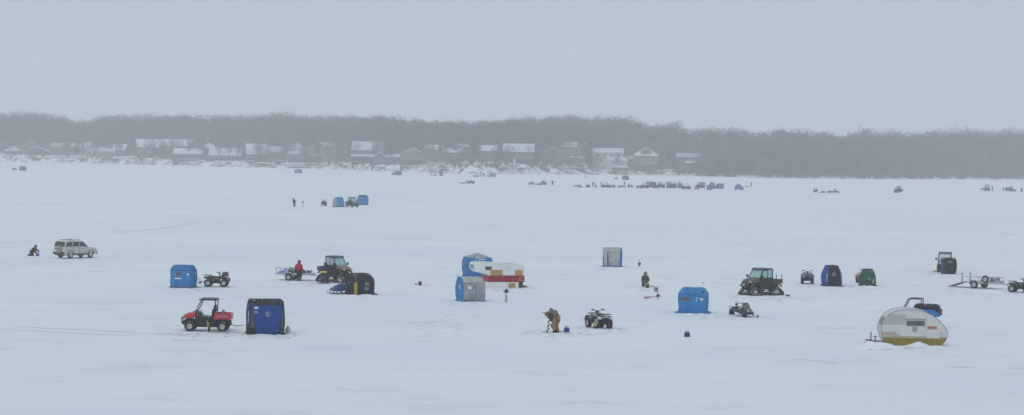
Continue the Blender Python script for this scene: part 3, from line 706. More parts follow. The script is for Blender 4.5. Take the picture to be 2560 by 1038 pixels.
def track_unit(parent, x, y, w=.34, L=1.05, hgt=.66):
    path = [(-L/2+.09, .09), (0, .0+.02), (L/2-.09, .09)]
    pts = []
    def rnd(cx, cz, r, a0, a1, n=6): pts.extend(arc(cx, cz, r, a0, a1, n))
    rnd(L/2-.13, .13, .11, -80, 40); rnd(.0, hgt-.16, .15, 50, 130, 7); rnd(-L/2+.13, .13, .11, 140, 260)
    b0, b1 = pts[-1], pts[0]
    pts += [(b0[0]+(b1[0]-b0[0])*k/6, b0[1]+(b1[1]-b0[1])*k/6) for k in range(1, 6)]
    o = MB().belt(pts, w, .035).build('track', rubber, parent); o.location = (x, y, .03)
    f = MB().lathe([(.03, -w*.3), (.13, -w*.3), (.13, w*.3), (.03, w*.3)], (0, 0, hgt-.17), (0, 1, 0), 14)
    for cx, r in ((-L/2+.13, .10), (L/2-.13, .10), (-.2, .075), (0, .075), (.2, .075)):
        for s_ in (-1, 1): f.lathe([(.01, -.03), (r, -.03), (r, .03), (.01, .03)], (cx, s_*w*.28, .03+r), (0, 1, 0), 12)
    f.box((0, 0, .26), (L*.62, .07, .07)).tube([(-L*.3, 0, .2), (0, 0, hgt-.17), (L*.3, 0, .2)], .03)
    f.build('track_frame', M('track_wheel', (.10, .10, .105), .6, speck=.5), o)
    return o
def pipes(mb, *paths, r=.028):
    for p in paths: mb.tube(p, r)
    return mb
def utv(loc, rz, label, paint, bed=None, cab=False, tracks=False, roof=True, front_guard=True, doors=False, bedh=.36, group='utility side-by-sides', stakes=False, roofm=None, liftz=0, text=None, bench=True):
    t = thing('utility_vehicle', loc, rz, label, 'utility vehicle', group); bed = bed or paint
    z0 = .24 if tracks else 0
    wb = 1.0; r = .31
    for x in (wb-.02, -wb+.02):
        for y in (.58, -.58):
            if tracks: track_unit(t, x, y, L=1.15 if x < 0 else 1.0)
            else: wheel(t, x, y, r, .27)
    W = .64
    B = MB().prism([(.62, .28+z0), (.68, .95+z0), (.58, 1.15+z0), (.46, 1.08+z0), (.36, .92+z0), (-.22, .86+z0), (-.36, 1.0+z0), (-.55, 1.0+z0), (-.60, .30+z0)], -W, W)
    B.box((0, 0, .32+z0), (2.3, .7, .16)).box((-1.0, 0, .5+z0), (.9, .5, .3)).box((1.0, 0, .52+z0), (.7, .5, .34))
    for x in (wb-.02, -wb+.02):
        B.tube([(x, -.52, .31+z0*.8), (x, .52, .31+z0*.8)], .05)
        for y in (-1, 1): B.tube([(x*.95, y*.45, .36+z0), (x*.92, y*.3, .78+z0)], .05)
    B.build('body', black, t, bev=.02)
    # hood with fenders
    Hd = MB().loft([[(x, -w, zb+z0), (x, w, zb+z0), (x, w, zm+z0), (x, w*.8, zt+z0), (x, -w*.8, zt+z0), (x, -w, zm+z0)] for x, w, zb, zm, zt in ((1.40, .46, .78, .86, .92), (1.28, .60, .76, .95, 1.02), (.95, .66, .80, 1.04, 1.12), (.64, .66, .86, 1.14, 1.24))])
    Hd.build('hood', paint, t, True, bev=.03, ang=35)
    for y0, y1 in ((-.72, -.52), (.52, .72)):
        MB().strip(arc(wb-.02, .34+z0*.8, .43, 172, 25, 8), .035, y0, y1).build('fender', black if not tracks else paint, t)
        MB().strip(arc(-wb+.02, .34+z0*.8, .43, 155, 15, 8), .035, y0, y1).build('fender', black, t)
    for y in (-.42, .42): MB().box((1.37, y, .91+z0), (.12, .22, .09)).build('headlight', lamp, t, bev=.02)
    MB().box((1.41, 0, .80+z0), (.05, .5, .14)).build('grille', M('grille_grey', (.08, .08, .085), .6), t)
    if front_guard:
        g = MB(); pipes(g, *[[(1.30, y, .34+z0), (1.50, y, .50+z0), (1.51, y, .80+z0), (1.42, y, .88+z0)] for y in (-.3, .3)], [(1.5, -.45, .55+z0), (1.5, .45, .55+z0)], [(1.51, -.45, .75+z0), (1.51, .45, .75+z0)]); g.box((1.44, 0, .45+z0), (.06, .7, .16)); g.build('front_bumper', black, t)
    # cargo bed
    bz = .72+z0; bl0, bl1 = -.50, -1.46
    bd = MB().box(((bl0+bl1)/2, 0, bz+.02), (bl0-bl1, 1.30, .05)).box(((bl0+bl1)/2, .66, bz+bedh/2), (bl0-bl1, .05, bedh)).box(((bl0+bl1)/2, -.66, bz+bedh/2), (bl0-bl1, .05, bedh)).box((bl0-.02, 0, bz+bedh/2), (.05, 1.27, bedh))
    bd.build('cargo_bed', bed, t, bev=.02)
    MB().box((bl1+.0, 0, bz+bedh/2), (.06, 1.27, bedh)).build('tailgate', bed, t, bev=.02)
    if text:
        for sgn in (-1, 1):
            MB().text(text, .16, frame((-.98, sgn*.69, bz+bedh*.52), (-sgn, 0, 0), (0, 0, 1))).build('lettering', M('faded_lettering', (.55, .3, .3), .5), t)
    if stakes:
        for x, y in ((-1.42, .62), (-1.42, -.62), (-.9, .62), (-.9, -.62)): MB().tube([(x, y, bz+bedh), (x, y, bz+bedh+.42)], .03, 6).build('stake', black, t)
    # cab
    for y in ((-.30, .30) if not bench else (0,)):
        w_ = .54 if not bench else 1.2
        s_ = MB().box((-.12, y, .76+z0), (.50, w_, .16)); s_.box((-.40, y, 1.08+z0), (.14, w_, .56), ry=-.16).build('seat', seatm, t, bev=.04)
    sw = MB().tube([(.48, .3, .98+z0), (.30, .3, 1.10+z0)], .02); m4 = Matrix.Translation((.29, .3, 1.12+z0)) @ Matrix.Rotation(R(-58), 4, 'Y'); i0 = len(sw.v)
    sw.tube([(math.cos(a)*.17, math.sin(a)*.17, 0) for a in np.linspace(0, 2*math.pi, 14, endpoint=False)], .017, 5, True).xf(m4, i0); sw.build('steering_wheel', black, t)
    c = MB(); ht = 1.90+z0
    for y in (-.62, .62):
        pipes(c, [(.66, y, 1.10+z0), (.62, y, 1.22+z0), (.30, y*.94, ht-.04), (.2, y*.94, ht), (-.5, y*.94, ht), (-.56, y*.94, ht-.05), (-.52, y, .95+z0)], r=.034 if not cab else .045)
    pipes(c, [(.26, -.58, ht-.01), (.26, .58, ht-.01)], [(-.54, -.58, ht-.03), (-.54, .58, ht-.03)], [(-.52, -.6, 1.25+z0), (-.52, .6, 1.25+z0)], [(.62, -.6, 1.22+z0), (.62, .6, 1.22+z0)])
    c.build('roll_cage', black, t)
    if roof:
        MB().loft([[(x, -w, z+z0), (x, w, z+z0), (x, w*.92, z+h+z0), (x, -w*.92, z+h+z0)] for x, w, z, h in ((.46, .55, 1.87, .05), (.30, .66, 1.90, .09), (-.5, .66, 1.90, .09), (-.66, .6, 1.87, .05))]).build('roof', roofm or black, t, bev=.03)
    if bench and not cab:
        for y in (-.3, .3): MB().box((-.47, y, 1.45+z0), (.09, .3, .22)).build('headrest', seatm, t, bev=.03)
    if cab:
        MB().loft([[(.64, y, 1.20+z0), (.30, y*.93, 1.88+z0), (.32, y*.93, 1.88+z0), (.66, y, 1.20+z0)] for y in (-.56, .56)]).build('windshield', glassg, t)
        MB().box((-.57, 0, 1.55+z0), (.02, 1.0, .5)).build('rear_window', glassg, t)
        for s in (-1, 1):
            d = MB().prism([(.60, .52+z0), (.64, 1.18+z0), (-.54, 1.22+z0), (-.54, .52+z0)], s*.66-.025, s*.66+.025).build('door', paint if doors == 'paint' else M('cab_door_dark', (.022, .020, .020), .55, snow=.2, speck=.15), t, bev=.015)
            MB().prism([(.56, 1.23+z0), (.33, 1.80+z0), (-.02, 1.80+z0), (-.02, 1.24+z0)], s*.635-.01, s*.635+.01).build('door_window', glassg, d)
            MB().prism([(-.08, 1.24+z0), (-.08, 1.80+z0), (-.46, 1.80+z0), (-.46, 1.26+z0)], s*.635-.01, s*.635+.01).build('door_window', glassg, d)
            MB().tube([(-.05, s*.64, 1.2+z0), (-.05, s*.62, 1.86+z0)], .03).build('door_post', black, d)
            MB().box((.60, s*.84, 1.32+z0), (.06, .18, .24)).tube([(.6, s*.64, 1.24+z0), (.6, s*.8, 1.3+z0)], .015).build('side_mirror', black, t, bev=.02)
    return t
def snowmobile(loc, rz, label, paint, group='snowmobiles', shield=glassd, trimm=white):
    t = thing('snowmobile', loc, rz, label, 'snowmobile', group)
    pts = arc(.35, .22, .14, -85, 80, 5)+arc(-1.15, .22, .17, 80, 265, 7)+[(-.8, .05), (-.4, .05), (0, .06)]
    MB().belt(pts, .42, .03).build('track', rubber, t)
    MB().loft([[(x, -w, z0), (x, w, z0), (x, w*.95, zm), (x, w*.5, z1), (x, -w*.5, z1), (x, -w*.95, zm)] for x, w, z0, zm, z1 in ((-1.35, .2, .42, .46, .5), (-.9, .24, .36, .5, .58), (-.1, .25, .3, .48, .56), (.2, .3, .28, .55, .7), (.6, .42, .22, .5, .78), (1.0, .42, .22, .42, .62), (1.32, .25, .28, .36, .44), (1.42, .08, .32, .35, .38))]).build('hull', paint, t, True, ang=50)
    MB().prism([(-.1, .50), (.25, .56), (.5, .80), (.3, .82), (-.05, .62)], -.2, .2).build('side_panel', trimm, t, bev=.04)
    MB().loft([[(-1.2, -.15, .48), (-1.2, .15, .48), (-1.2, .12, .62), (-1.2, -.12, .62)], [(-.5, -.19, .5), (-.5, .19, .5), (-.5, .16, .72), (-.5, -.16, .72)], [(.05, -.16, .5), (.05, .16, .5), (.05, .12, .74), (.05, -.12, .74)]]).build('seat', seatm, t, bev=.03)
    MB().loft([[(.72, -.3, .72), (.72, .3, .72), (.70, .3, .72), (.70, -.3, .72)], [(.50, -.26, 1.0), (.50, .26, 1.0), (.48, .26, 1.0), (.48, -.26, 1.0)]]).build('windshield', shield, t)
    h = MB().tube([(.36, 0, .74), (.24, 0, .96)], .03).tube([(.14, -.36, .98), (.24, -.12, .98), (.24, .12, .98), (.14, .36, .98)], .02)
    for s_ in (-1, 1): h.tube([(.17, s_*.28, .98), (.12, s_*.4, .98)], .028)
    h.build('handlebar', black, t)
    for s_ in (-1, 1):
        k = MB().strip([(.35, .05), (.6, .03), (1.2, .03), (1.42, .08), (1.55, .20)], .03, s_*.47-.07, s_*.47+.07); k.tube([(1.5, s_*.47, .18), (1.35, s_*.47, .24), (1.1, s_*.47, .08)], .014, 5)
        k.tube([(.95, s_*.47, .06), (.85, s_*.3, .4)], .03).tube([(.8, s_*.2, .3), (.95, s_*.46, .18)], .025); k.build('ski', black, t)
    MB().tube([(-1.35, -.16, .5), (-1.5, -.16, .62), (-1.5, .16, .62), (-1.35, .16, .5)], .018).build('grab_bar', black, t)
    for y in (-.15, .15): MB().box((1.22, y, .50), (.1, .16, .08)).build('headlight', lamp, t, bev=.02)
    return t
# ------------------------------------------------------------------ pop-up shelters
def shelter(loc, rz, label, levels, classify, rad=.16, group=None, cat='ice shelter', name='ice_shelter', wrinkle=.018, nseg=9, seed=0):
    """levels: (z, half-x, half-y, offx, offy); side 0 faces -y, 1 +x, 2 +y, 3 -x"""
    t = thing(name, loc, rz, label, cat, group); rings = []; info = []
    lv = []
    for a, b in zip(levels[:-1], levels[1:]):
        k = max(1, int((b[0]-a[0])/.16))
        for q in range(k): lv.append(tuple(a[i]+(b[i]-a[i])*q/k for i in range(5)))
    lv.append(levels[-1])
    for z, hx, hy, ox, oy in lv:
        r = min(rad, hx*.5, hy*.5); ring = []; sd = []
        cs = [(-hx, -hy, 1, 0, 2*hx), (hx, -hy, 0, 1, 2*hy), (hx, hy, -1, 0, 2*hx), (-hx, hy, 0, -1, 2*hy)]
        for s_, (x, y, dx, dy, L) in enumerate(cs):
            for k in range(nseg):
                tt = k/nseg; q = r*.3 if k == 0 else 0
                d = tt*L
                px, py = x+dx*d, y+dy*d
                if k == 0: px -= math.copysign(r*.28, px); py -= math.copysign(r*.28, py)
                ring.append((px+ox, py+oy, z)); sd.append((s_, tt))
        if wrinkle and z > 0:
            ring = [Vector(p)+Vector((p[0]-ox, p[1]-oy, 0)).normalized()*wrinkle*2*(mnoise.noise((p[0]*2.2+seed, p[1]*2.2, p[2]*1.6)))+Vector((0, 0, wrinkle*.6*mnoise.noise((p[0]*3+seed, p[1]*3, 5)))) for p in ring]
        rings.append(ring)
    n = len(rings[0]); parts = {}
    for k in range(len(rings)-1):
        for i in range(n):
            j = (i+1) % n; s_, tt = i//nseg, (i % nseg+.5)/nseg
            key = classify(s_, (lv[k][0]+lv[k+1][0])/2, tt)
            parts.setdefault(key, MB()).add([rings[k][i], rings[k][j], rings[k+1][j], rings[k+1][i]], [(0, 1, 2, 3)])
    cen = sum((Vector(p) for p in rings[-1]), Vector())/n+Vector((0, 0, .03))
    key = classify(4, lv[-1][0], .5)
    for i in range(n): parts.setdefault(key, MB()).add([rings[-1][i], rings[-1][(i+1) % n], cen], [(0, 1, 2)])
    for (nm, mt), mb in parts.items(): mb.build(nm, mt, t, True, ang=50)
    t['_n'] = 0; del t['_n']
    def surf(s_, tt, z):
        k = 0
        while k < len(lv)-2 and lv[k+1][0] < z: k += 1
        f = (z-lv[k][0])/max(1e-6, lv[k+1][0]-lv[k][0]); i = tt*nseg; i0 = min(nseg-1, int(i)); g = i-i0
        A = [Vector(rings[kk][(s_*nseg+i0) % n]).lerp(Vector(rings[kk][(s_*nseg+i0+1) % n]), g) for kk in (k, k+1)]
        return A[0].lerp(A[1], f)
    nrm = [Vector((0, -1, 0)), Vector((1, 0, 0)), Vector((0, 1, 0)), Vector((-1, 0, 0))]
    def patch(nm, mt, s_, t0, t1, z0, z1, off=.012, top=None, parent=None, n1=6, n2=6):
        a, b = top or (t0, t1)
        return MB().grid(lambda u, v: surf(s_, (t0+(t1-t0)*u)*(1-v)+(a+(b-a)*u)*v, z0+(z1-z0)*v)+nrm[s_]*off, n1, n2).build(nm, mt, parent or t, True)
    def line(nm, mt, s_, pts, r=.014, parent=None):
        L = []
        for (a, za), (b, zb) in zip(pts[:-1], pts[1:]):
            for q in range(6): L.append(surf(s_, a+(b-a)*q/6, za+(zb-za)*q/6)+nrm[s_]*.012)
        L.append(surf(s_, *pts[-1])+nrm[s_]*.012)
        return MB().tube(L, r, 5).build(nm, mt, parent or t)
    return t, surf, patch, line
def skirt(t, hx, hy, mat, ext=.22, seed=0, ox=0, oy=0):
    rg = random.Random(seed); k = MB(); n = 40; a_ = []; b_ = []
    for i in range(n):
        a = 2*math.pi*i/n; c, s_ = math.cos(a), math.sin(a); q = max(abs(c), abs(s_)); x, y = c/q*hx, s_/q*hy; e = 1+ext*rg.uniform(.35, 1.1)/max(.6, math.hypot(hx, hy))
        a_.append((x+ox, y+oy, .10)); b_.append((x*e+ox, y*e+oy, -.03+.05*rg.random()))
    return k.loft([a_, b_], cap=False).build('skirt', mat, t, True)
# ------------------------------------------------------------------ gear
def auger(loc, rz, label, head, upright=True, group='ice augers', cat='auger', L=1.0, lean=0, stuck=.0):
    t = thing('ice_auger', loc, rz, label, cat, group)
    f = MB().tube([(0, 0, -stuck), (0, 0, L*.78)], .018, 7); n = 40; r = .11
    fl = []
    for i in range(n+1):
        a = 2*math.pi*2.5*i/n; z = L*.58*i/n
        fl.append(((math.cos(a)*r, math.sin(a)*r, z), (math.cos(a)*.02, math.sin(a)*.02, z+.01), (math.cos(a)*.02, math.sin(a)*.02, z+.03), (math.cos(a)*r, math.sin(a)*r, z+.018)))
    f.loft(fl); bl = f.build('flight', M('auger_steel', (.10, .09, .09), .5, metal=.3), t)
    hd = MB().box((0, 0, L*.86), (.26, .22, .20)).lathe([(.09, 0), (.11, .05), (.10, .12), (.03, .14)], (0, 0, L*.93), (0, 0, 1), 12).box((.12, .1, L*.9), (.14, .1, .14)).build('powerhead', head, t, True, bev=.03)
    h = MB().tube([(-.12, 0, L*.84), (-.22, .0, L*.86), (-.24, 0, L*.98), (-.2, 0, L*1.0)], .016, 6).tube([(.12, 0, L*.84), (.22, 0, L*.86), (.24, 0, L*.98), (.2, 0, L*1.0)], .016, 6); h.build('handle', black, t)
    if not upright:
        for o in (bl, hd, h): pass
        t.rotation_euler = Euler((0, R(90)-R(lean), rz)); t.location.z += .13
    elif lean: t.rotation_euler = Euler((0, R(lean), rz))
    return t
def small_auger(loc, rz, label, head, lying, group='ice augers'):
    """power head with a tall loop handle; flight lying flat or still in its hole"""
    t = thing('ice_auger', loc, rz, label, 'auger', group)
    MB().box((0, 0, .28), (.2, .24, .2)).lathe([(.1, -.1), (.11, .1)], (.06, 0, .3), (1, 0, 0), 12).build('powerhead', head, t, True, bev=.03)
    h = MB().tube([(0, -.16, .2), (0, -.17, .5), (0, -.10, .6), (0, .10, .6), (0, .17, .5), (0, .16, .2)], .018, 6)
    h.tube([(0, -.14, .25), (.04, -.18, 0)], .016, 6).tube([(0, .14, .25), (.04, .18, 0)], .016, 6).build('handle', M('handle_dark', (.14, .05, .045), .5), t)
    f = MB()
    if lying:
        f.tube([(-.05, 0, .26), (-1.05, 0, .12)], .02, 6); fl = []
        for i in range(37):
            a = 2*math.pi*3.5*i/36; x = -.5-.55*i/36; z = .19-.06*i/36
            fl.append([(x, math.cos(a)*q, z+math.sin(a)*q) for q in (.11, .02)]+[(x-.02, math.cos(a)*q, z+math.sin(a)*q) for q in (.02, .11)])
        f.loft(fl)
    else: f.tube([(0, 0, .2), (0, 0, -.3)], .03, 6)
    f.build('flight', M('auger_red', (.27, .06, .045), .5), t)
    return t
def bucket(loc, label, col, lid=None, h=.37, r=.15, group=None, name='bucket'):
    t = thing(name, loc, 0, label, 'bucket', group)
    MB().lathe([(r*.86, 0), (r, h), (r*1.05, h), (r*1.05, h-.03), (r, h-.03)], n=18).build('pail', col, t, True)
    if lid: MB().lathe([(r*1.07, h), (r*1.07, h+.025), (.01, h+.03)], n=18).build('lid', lid, t)
    MB().tube([(0, -r, h-.05), (.1, -r*.7, h*.55), (.14, 0, h*.45), (.1, r*.7, h*.55), (0, r, h-.05)], .008, 5).build('bail', steel, t)
    return t
def gas_can(loc, rz, label, body, cat='gear bag', name='gear_bag', cap_=black):
    t = thing(name, loc, rz, label, cat)
    MB().loft([[(x, -w, 0), (x, w, 0), (x, w*.95, h*.6), (x, w*.78, h), (x, -w*.78, h), (x, -w*.95, h*.6)] for x, w, h in ((-.17, .09, .2), (-.13, .13, .28), (.08, .13, .28), (.15, .11, .17))]).build('body', body, t, True, bev=.02)
    MB().tube([(-.1, 0, .27), (-.06, 0, .36), (.06, 0, .36), (.1, 0, .24)], .02, 6).build('handle', cap_, t)
    MB().lathe([(.04, 0), (.035, .08), (.01, .09)], (.13, 0, .17), (.6, 0, 1), 8).build('cap', plate, t)
    return t
# ------------------------------------------------------------------ people
def skin_mesh(name, V, E, mat, sub=1, k=1.12):
    V = [(v[0], tuple(q*k for q in v[1]) if isinstance(v[1], tuple) else v[1]*k) for v in V]
    me = bpy.data.meshes.new(name); me.from_pydata([v[0] for v in V], E, []); o = bpy.data.objects.new(name, me); C.objects.link(o)
    sk = o.modifiers.new('skin', 'SKIN'); sk.use_smooth_shade = True
    for i, v in enumerate(V):
        d = me.skin_vertices[0].data[i]; r = v[1]; d.radius = r if isinstance(r, tuple) else (r, r); d.use_root = (i == 0)
    if sub: s_ = o.modifiers.new('sub', 'SUBSURF'); s_.levels = sub; s_.render_levels = sub
    dg = bpy.context.evaluated_depsgraph_get(); out = bpy.data.meshes.new_from_object(o.evaluated_get(dg)); out.name = name
    bpy.data.objects.remove(o); bpy.data.meshes.remove(me); out.materials.clear(); out.materials.append(mat)
    out.polygons.foreach_set('use_smooth', [True]*len(out.polygons))
    return out
def ik(a, b, l1, l2, pole):
    a, b = Vector(a), Vector(b); d = b-a; L = min(d.length, (l1+l2)*.998); d = d.normalized(); b = a+d*L
    k = (l1*l1-l2*l2+L*L)/(2*L); h = math.sqrt(max(0, l1*l1-k*k)); p = Vector(pole); p = (p-d*p.dot(d)); p = p.normalized() if p.length > 1e-5 else d.orthogonal()
    return a+d*k+p*h, b
def person(loc, rz, label, jacket, trousers, hip=.92, lean=5, headp=5, hands=None, feet=None, hood=None, hat=None, glove=black, group=None, fingers=True, knee=(1, 0, 0), s=1., sub=1):
    """facing local +x; hands / feet: (left, right) points"""
    ln = R(lean); up = Vector((math.sin(ln), 0, math.cos(ln))); pel = Vector((0, 0, hip)); chest = pel+up*.30; nk = pel+up*.50
    hp = ln*.6+R(headp); hd = Vector((math.sin(hp), 0, math.cos(hp))); head = nk+hd*.185; topv = head+hd*.10; fwd = Vector((math.cos(hp), 0, -math.sin(hp)))
    bodyV = [(pel, .12), (chest, .13), (nk, .06), (nk+hd*.09, .056), (head-hd*.03+fwd*.01, .088), (head+hd*.06, .085), (topv, .04), (head+fwd*.105-hd*.025, .018)]
    bodyE = [(0, 1), (1, 2), (2, 3), (3, 4), (4, 5), (5, 6), (4, 7)]
    jk = [(pel-up*.10, .165), (pel+up*.06, .165), (chest, .175), (pel+up*.42, .15), (nk+up*.03, .085)]; je = [(0, 1), (1, 2), (2, 3), (3, 4)]
    tr = [(pel+up*.04, .135)]; te = []; bt = []
    hands = hands or (Vector((.10, .27, hip-.08)), Vector((.10, -.27, hip-.08))); feet = feet or ((.0, .12, .09), (.0, -.12, .09))
    for sg, hnd, ft in ((1, hands[0], feet[0]), (-1, hands[1], feet[1])):
        sh = pel+up*.445+Vector((0, sg*.185, 0)); el, wr = ik(sh, hnd, .30, .27, (-.5, sg*.5, -.7))
        fd = (wr-el).normalized(); side = Vector((0, sg, 0)); side = (side-fd*side.dot(fd)).normalized(); palmn = fd.cross(side)
        b0 = len(bodyV); bodyV += [(sh, .06), (el, .042), (wr, .03), (wr+fd*.06, (.04, .022))]; bodyE += [(1, b0), (b0, b0+1), (b0+1, b0+2), (b0+2, b0+3)]
        if fingers:
            cd = Vector((0, 0, -1)) if abs(fd.z) < .8 else Vector((1, 0, 0))
            for q, (lat, ln_) in enumerate(((-.030, .065), (-.010, .078), (.011, .073), (.031, .058))):
                i = len(bodyV); p0 = wr+fd*.095+side*lat; p1 = p0+(fd*.8+cd*.35).normalized()*ln_*.5; p2 = p1+(fd*.35+cd*.9).normalized()*ln_*.5
                bodyV += [(p0, .0105), (p1, .0098), (p2, .0085)]; bodyE += [(b0+3, i), (i, i+1), (i+1, i+2)]
            i = len(bodyV); p0 = wr+fd*.045-side*.035; bodyV += [(p0, .0125), (p0-side*.028+fd*.025, .011), (p0-side*.028+fd*.055+cd*.015, .009)]; bodyE += [(b0+3, i), (i, i+1), (i+1, i+2)]
        j0 = len(jk); jk += [(sh, .10), (el, .075), (wr-fd*.015, .055)]; je += [(3, j0), (j0, j0+1), (j0+1, j0+2)]
        hj = pel+Vector((0, sg*.10, -.04)); kn, an = ik(hj, ft, .45, .44, knee)
        b0 = len(bodyV); bodyV += [(hj, .085), (kn, .055), (an, .04), (an+Vector((.14, 0, -.05)), .032)]; bodyE += [(0, b0), (b0, b0+1), (b0+1, b0+2), (b0+2, b0+3)]
        i = len(tr); tr += [(hj, .125), (hj.lerp(kn, .5), .108), (kn, .09), (kn.lerp(an, .6), .082), (an+Vector((0, 0, .01)), .085)]; te += [(0, i), (i, i+1), (i+1, i+2), (i+2, i+3), (i+3, i+4)]
        bt.append(([(an+Vector((0, 0, .12)), .07), (an+Vector((-.02, 0, -.02)), .07), (an+Vector((.08, 0, -.045)), .052), (an+Vector((.18, 0, -.05)), .045)], [(0, 1), (1, 2), (2, 3)]))
    o = bpy.data.objects.new('person', skin_mesh('person', bodyV, bodyE, skin, sub)); C.objects.link(o)
    o.location = loc; o.rotation_euler = (0, 0, rz); o.scale = (s, s, s); tag(o, label, 'person', group)
    def ch(nm, me):
        c = bpy.data.objects.new(nm, me); C.objects.link(c); c.parent = o; return c
    ch('jacket', skin_mesh('jacket', jk, je, jacket, sub, 1.42)); ch('trousers', skin_mesh('trousers', tr, te, trousers, sub, 1.34))
    for v, e in bt: ch('boot', skin_mesh('boot', v, e, black, sub, 1.35))
    if fingers:
        for k, c_ in enumerate(hands):
            pass
    hm_ = hood or hat
    if hood:
        k = MB().ball((0, 0, 0), (.16, .15, .18), 14, 10, keep=lambda m_: not (m_.x > .085 and m_.z < .09)); k.xf(Matrix.Translation(head+hd*.02-fwd*.012) @ Matrix.Rotation(hp, 4, 'Y'))
        c = k.build('hood', hood, o, True)
    elif hat:
        k = MB().ball((0, 0, 0), (.118, .112, .13), 14, 9, keep=lambda m_: m_.z > -.01).lathe([(.118, -.03), (.124, .0), (.122, .035)], n=14, cap=False); k.xf(Matrix.Translation(head+hd*.03) @ Matrix.Rotation(hp, 4, 'Y'))
        k.build('hat', hat, o, True)
    e = MB()
    for sg in (-1, 1): e.ball(head+fwd*.088+hd*.012+Vector((0, sg*.033, 0)), .011, 6, 4)
    e.build('eyes', black, o)
    return o
cloth_blk = M('cloth_black', (.022, .024, .03), .9, .25, 8, speck=.3)
cloth_red = M('cloth_red', (.40, .018, .04), .85, .15, 6, speck=.1, bump=.2)
cloth_navy = M('cloth_navy', (.018, .026, .085), .85, .2, 6, speck=.35)
cloth_tan = M('cloth_tan', (.27, .155, .08), .9, .15, 6, bump=.2, speck=.15)
cloth_olive = M('cloth_olive', (.135, .125, .095), .9, .15, 6, bump=.2, speck=.15)
cloth_char = M('cloth_charcoal', (.05, .055, .065), .9, .2, 6, speck=.2)
cloth_brn = M('cloth_brown', (.055, .042, .036), .9, .25, 9, speck=.2)
cloth_camo = M('cloth_camo', (.07, .07, .06), .9, scale=12, speck=.25, cols=[(.035, .04, .035), (.085, .085, .07), (.03, .03, .03), (.16, .155, .13)])
# ------------------------------------------------------------------ fabrics
def fab(n, c, speck=.45, **k): return M('fabric_'+n, c, .8, .2, 2.2, snow=.12, speck=speck, bump=.35, **k)
F_blue = fab('blue', (.024, .16, .40)); F_bluel = fab('light_blue', (.03, .195, .46)); F_deep = fab('deep_blue', (.013, .048, .24)); F_navy = fab('navy', (.02, .05, .16))
F_black = fab('black', (.015, .016, .021), .3); F_grey = fab('grey', (.30, .31, .325), .2); F_lgrey = fab('pale_grey', (.38, .39, .395), .15); F_dgrey = fab('dark_grey', (.075, .08, .09)); F_green = fab('green', (.014, .085, .055)); F_dgreen = fab('dark_green', (.014, .055, .042))
F_brown = fab('brown', (.14, .12, .115)); F_win = M('vinyl_window', (.16, .19, .24), .4, .3, 6, speck=.6); F_brn = M('window_brown', (.13, .08, .06), .6, .35, 7)
zip_ = M('zipper_black', (.02, .02, .022), .7)
def A(deg): return R(deg)
# ---- flip-over shelter: boxy, leaning curved ends
t, sf, patch, line = shelter(P(459, 719), A(-14), 'plain blue fabric shelter with a brown window above a white strip beside the camouflage quad', [(0, .86, .70, 0, 0), (.5, .87, .82, .01, 0), (1.0, .86, .84, 0, 0), (1.42, .86, .76, -.01, 0), (1.78, .70, .52, -.04, 0)],
    lambda s, z, tt: ('roof', F_blue) if z > 1.42 else ('side_panel', F_blue) if s in (1, 3) else ('front_panel', F_bluel) if s == 0 else ('back_panel', F_blue), seed=1)
patch('window', F_brn, 0, .30, .55, .95, 1.22); patch('window', F_win, 0, .24, .36, .86, 1.10); patch('label_strip', plate, 0, .25, .56, .71, .80); patch('label_strip', plate, 0, .86, .96, 1.02, 1.16); line('seam', zip_, 0, [(.05, 1.42), (.5, 1.40), (.95, 1.42)], .012)
skirt(t, .86, .72, F_dgrey, .18, 1)
t = thing('gear_crate', P(485, 719), .2, 'snow-dusted grey gear crate at the corner of the plain blue shelter', 'crate')
MB().box((0, 0, .16), (.42, .34, .30)).box((0, 0, .33), (.45, .36, .04)).build('box', M('crate_grey', (.26, .24, .22), .7, .25, 9, snow=.5), t, bev=.02); MB().box((.0, -.18, .18), (.22, .02, .14)).build('panel', black, t); MB().tube([(-.12, 0, .35), (-.1, 0, .44), (.1, 0, .44), (.12, 0, .35)], .015, 6).build('handle', steel, t)
# ---- deep blue and black shelter with trapezoid door
t, sf, patch, line = shelter(P(663, 834), A(12), 'deep blue and black shelter with a trapezoid front behind the red side-by-side', [(0, 1.06, .84, 0, 0), (.4, 1.08, 1.0, 0, 0), (.9, 1.09, 1.06, 0, 0), (1.4, 1.08, 1.0, 0, 0), (1.78, 1.05, .86, 0, 0), (1.98, 1.01, .74, 0, 0), (2.06, .93, .62, 0, 0)],
    lambda s, z, tt: ('roof', F_black) if z > 1.74 else ('front_corner', F_black) if s == 0 else ('side_panel', F_deep) if s == 3 and .35 < tt < .95 and z > .5 else ('end_panel', F_black), seed=2, wrinkle=.022)
dr = patch('door', F_deep, 0, .215, .815, .02, 1.75, .02, (.06, .95), None, 9, 12); patch('window', F_win, 0, .14, .25, 1.28, 1.46, .032); patch('window', F_win, 0, .46, .58, 1.10, 1.40, .032); patch('snow_patch', plate, 0, .15, .25, 1.56, 1.66, .04)
patch('grey_wedge', F_dgrey, 0, .03, .20, .42, 1.5, .017, (.03, .08)); patch('grey_wedge', F_dgrey, 0, .84, .97, .42, 1.5, .017, (.94, .97)); line('seam', zip_, 0, [(.20, .03), (.13, 1.0), (.055, 1.74)], .02); line('seam', zip_, 0, [(.83, .03), (.89, 1.0), (.955, 1.74)], .02)
patch('lettering', plate, 3, .90, .94, .7, 1.4, .02)
skirt(t, 1.08, .86, F_black, .12, 2)
t = thing('propane_tank', P(720, 834), 0, 'white propane tank standing by the corner of the deep blue shelter', 'propane tank')
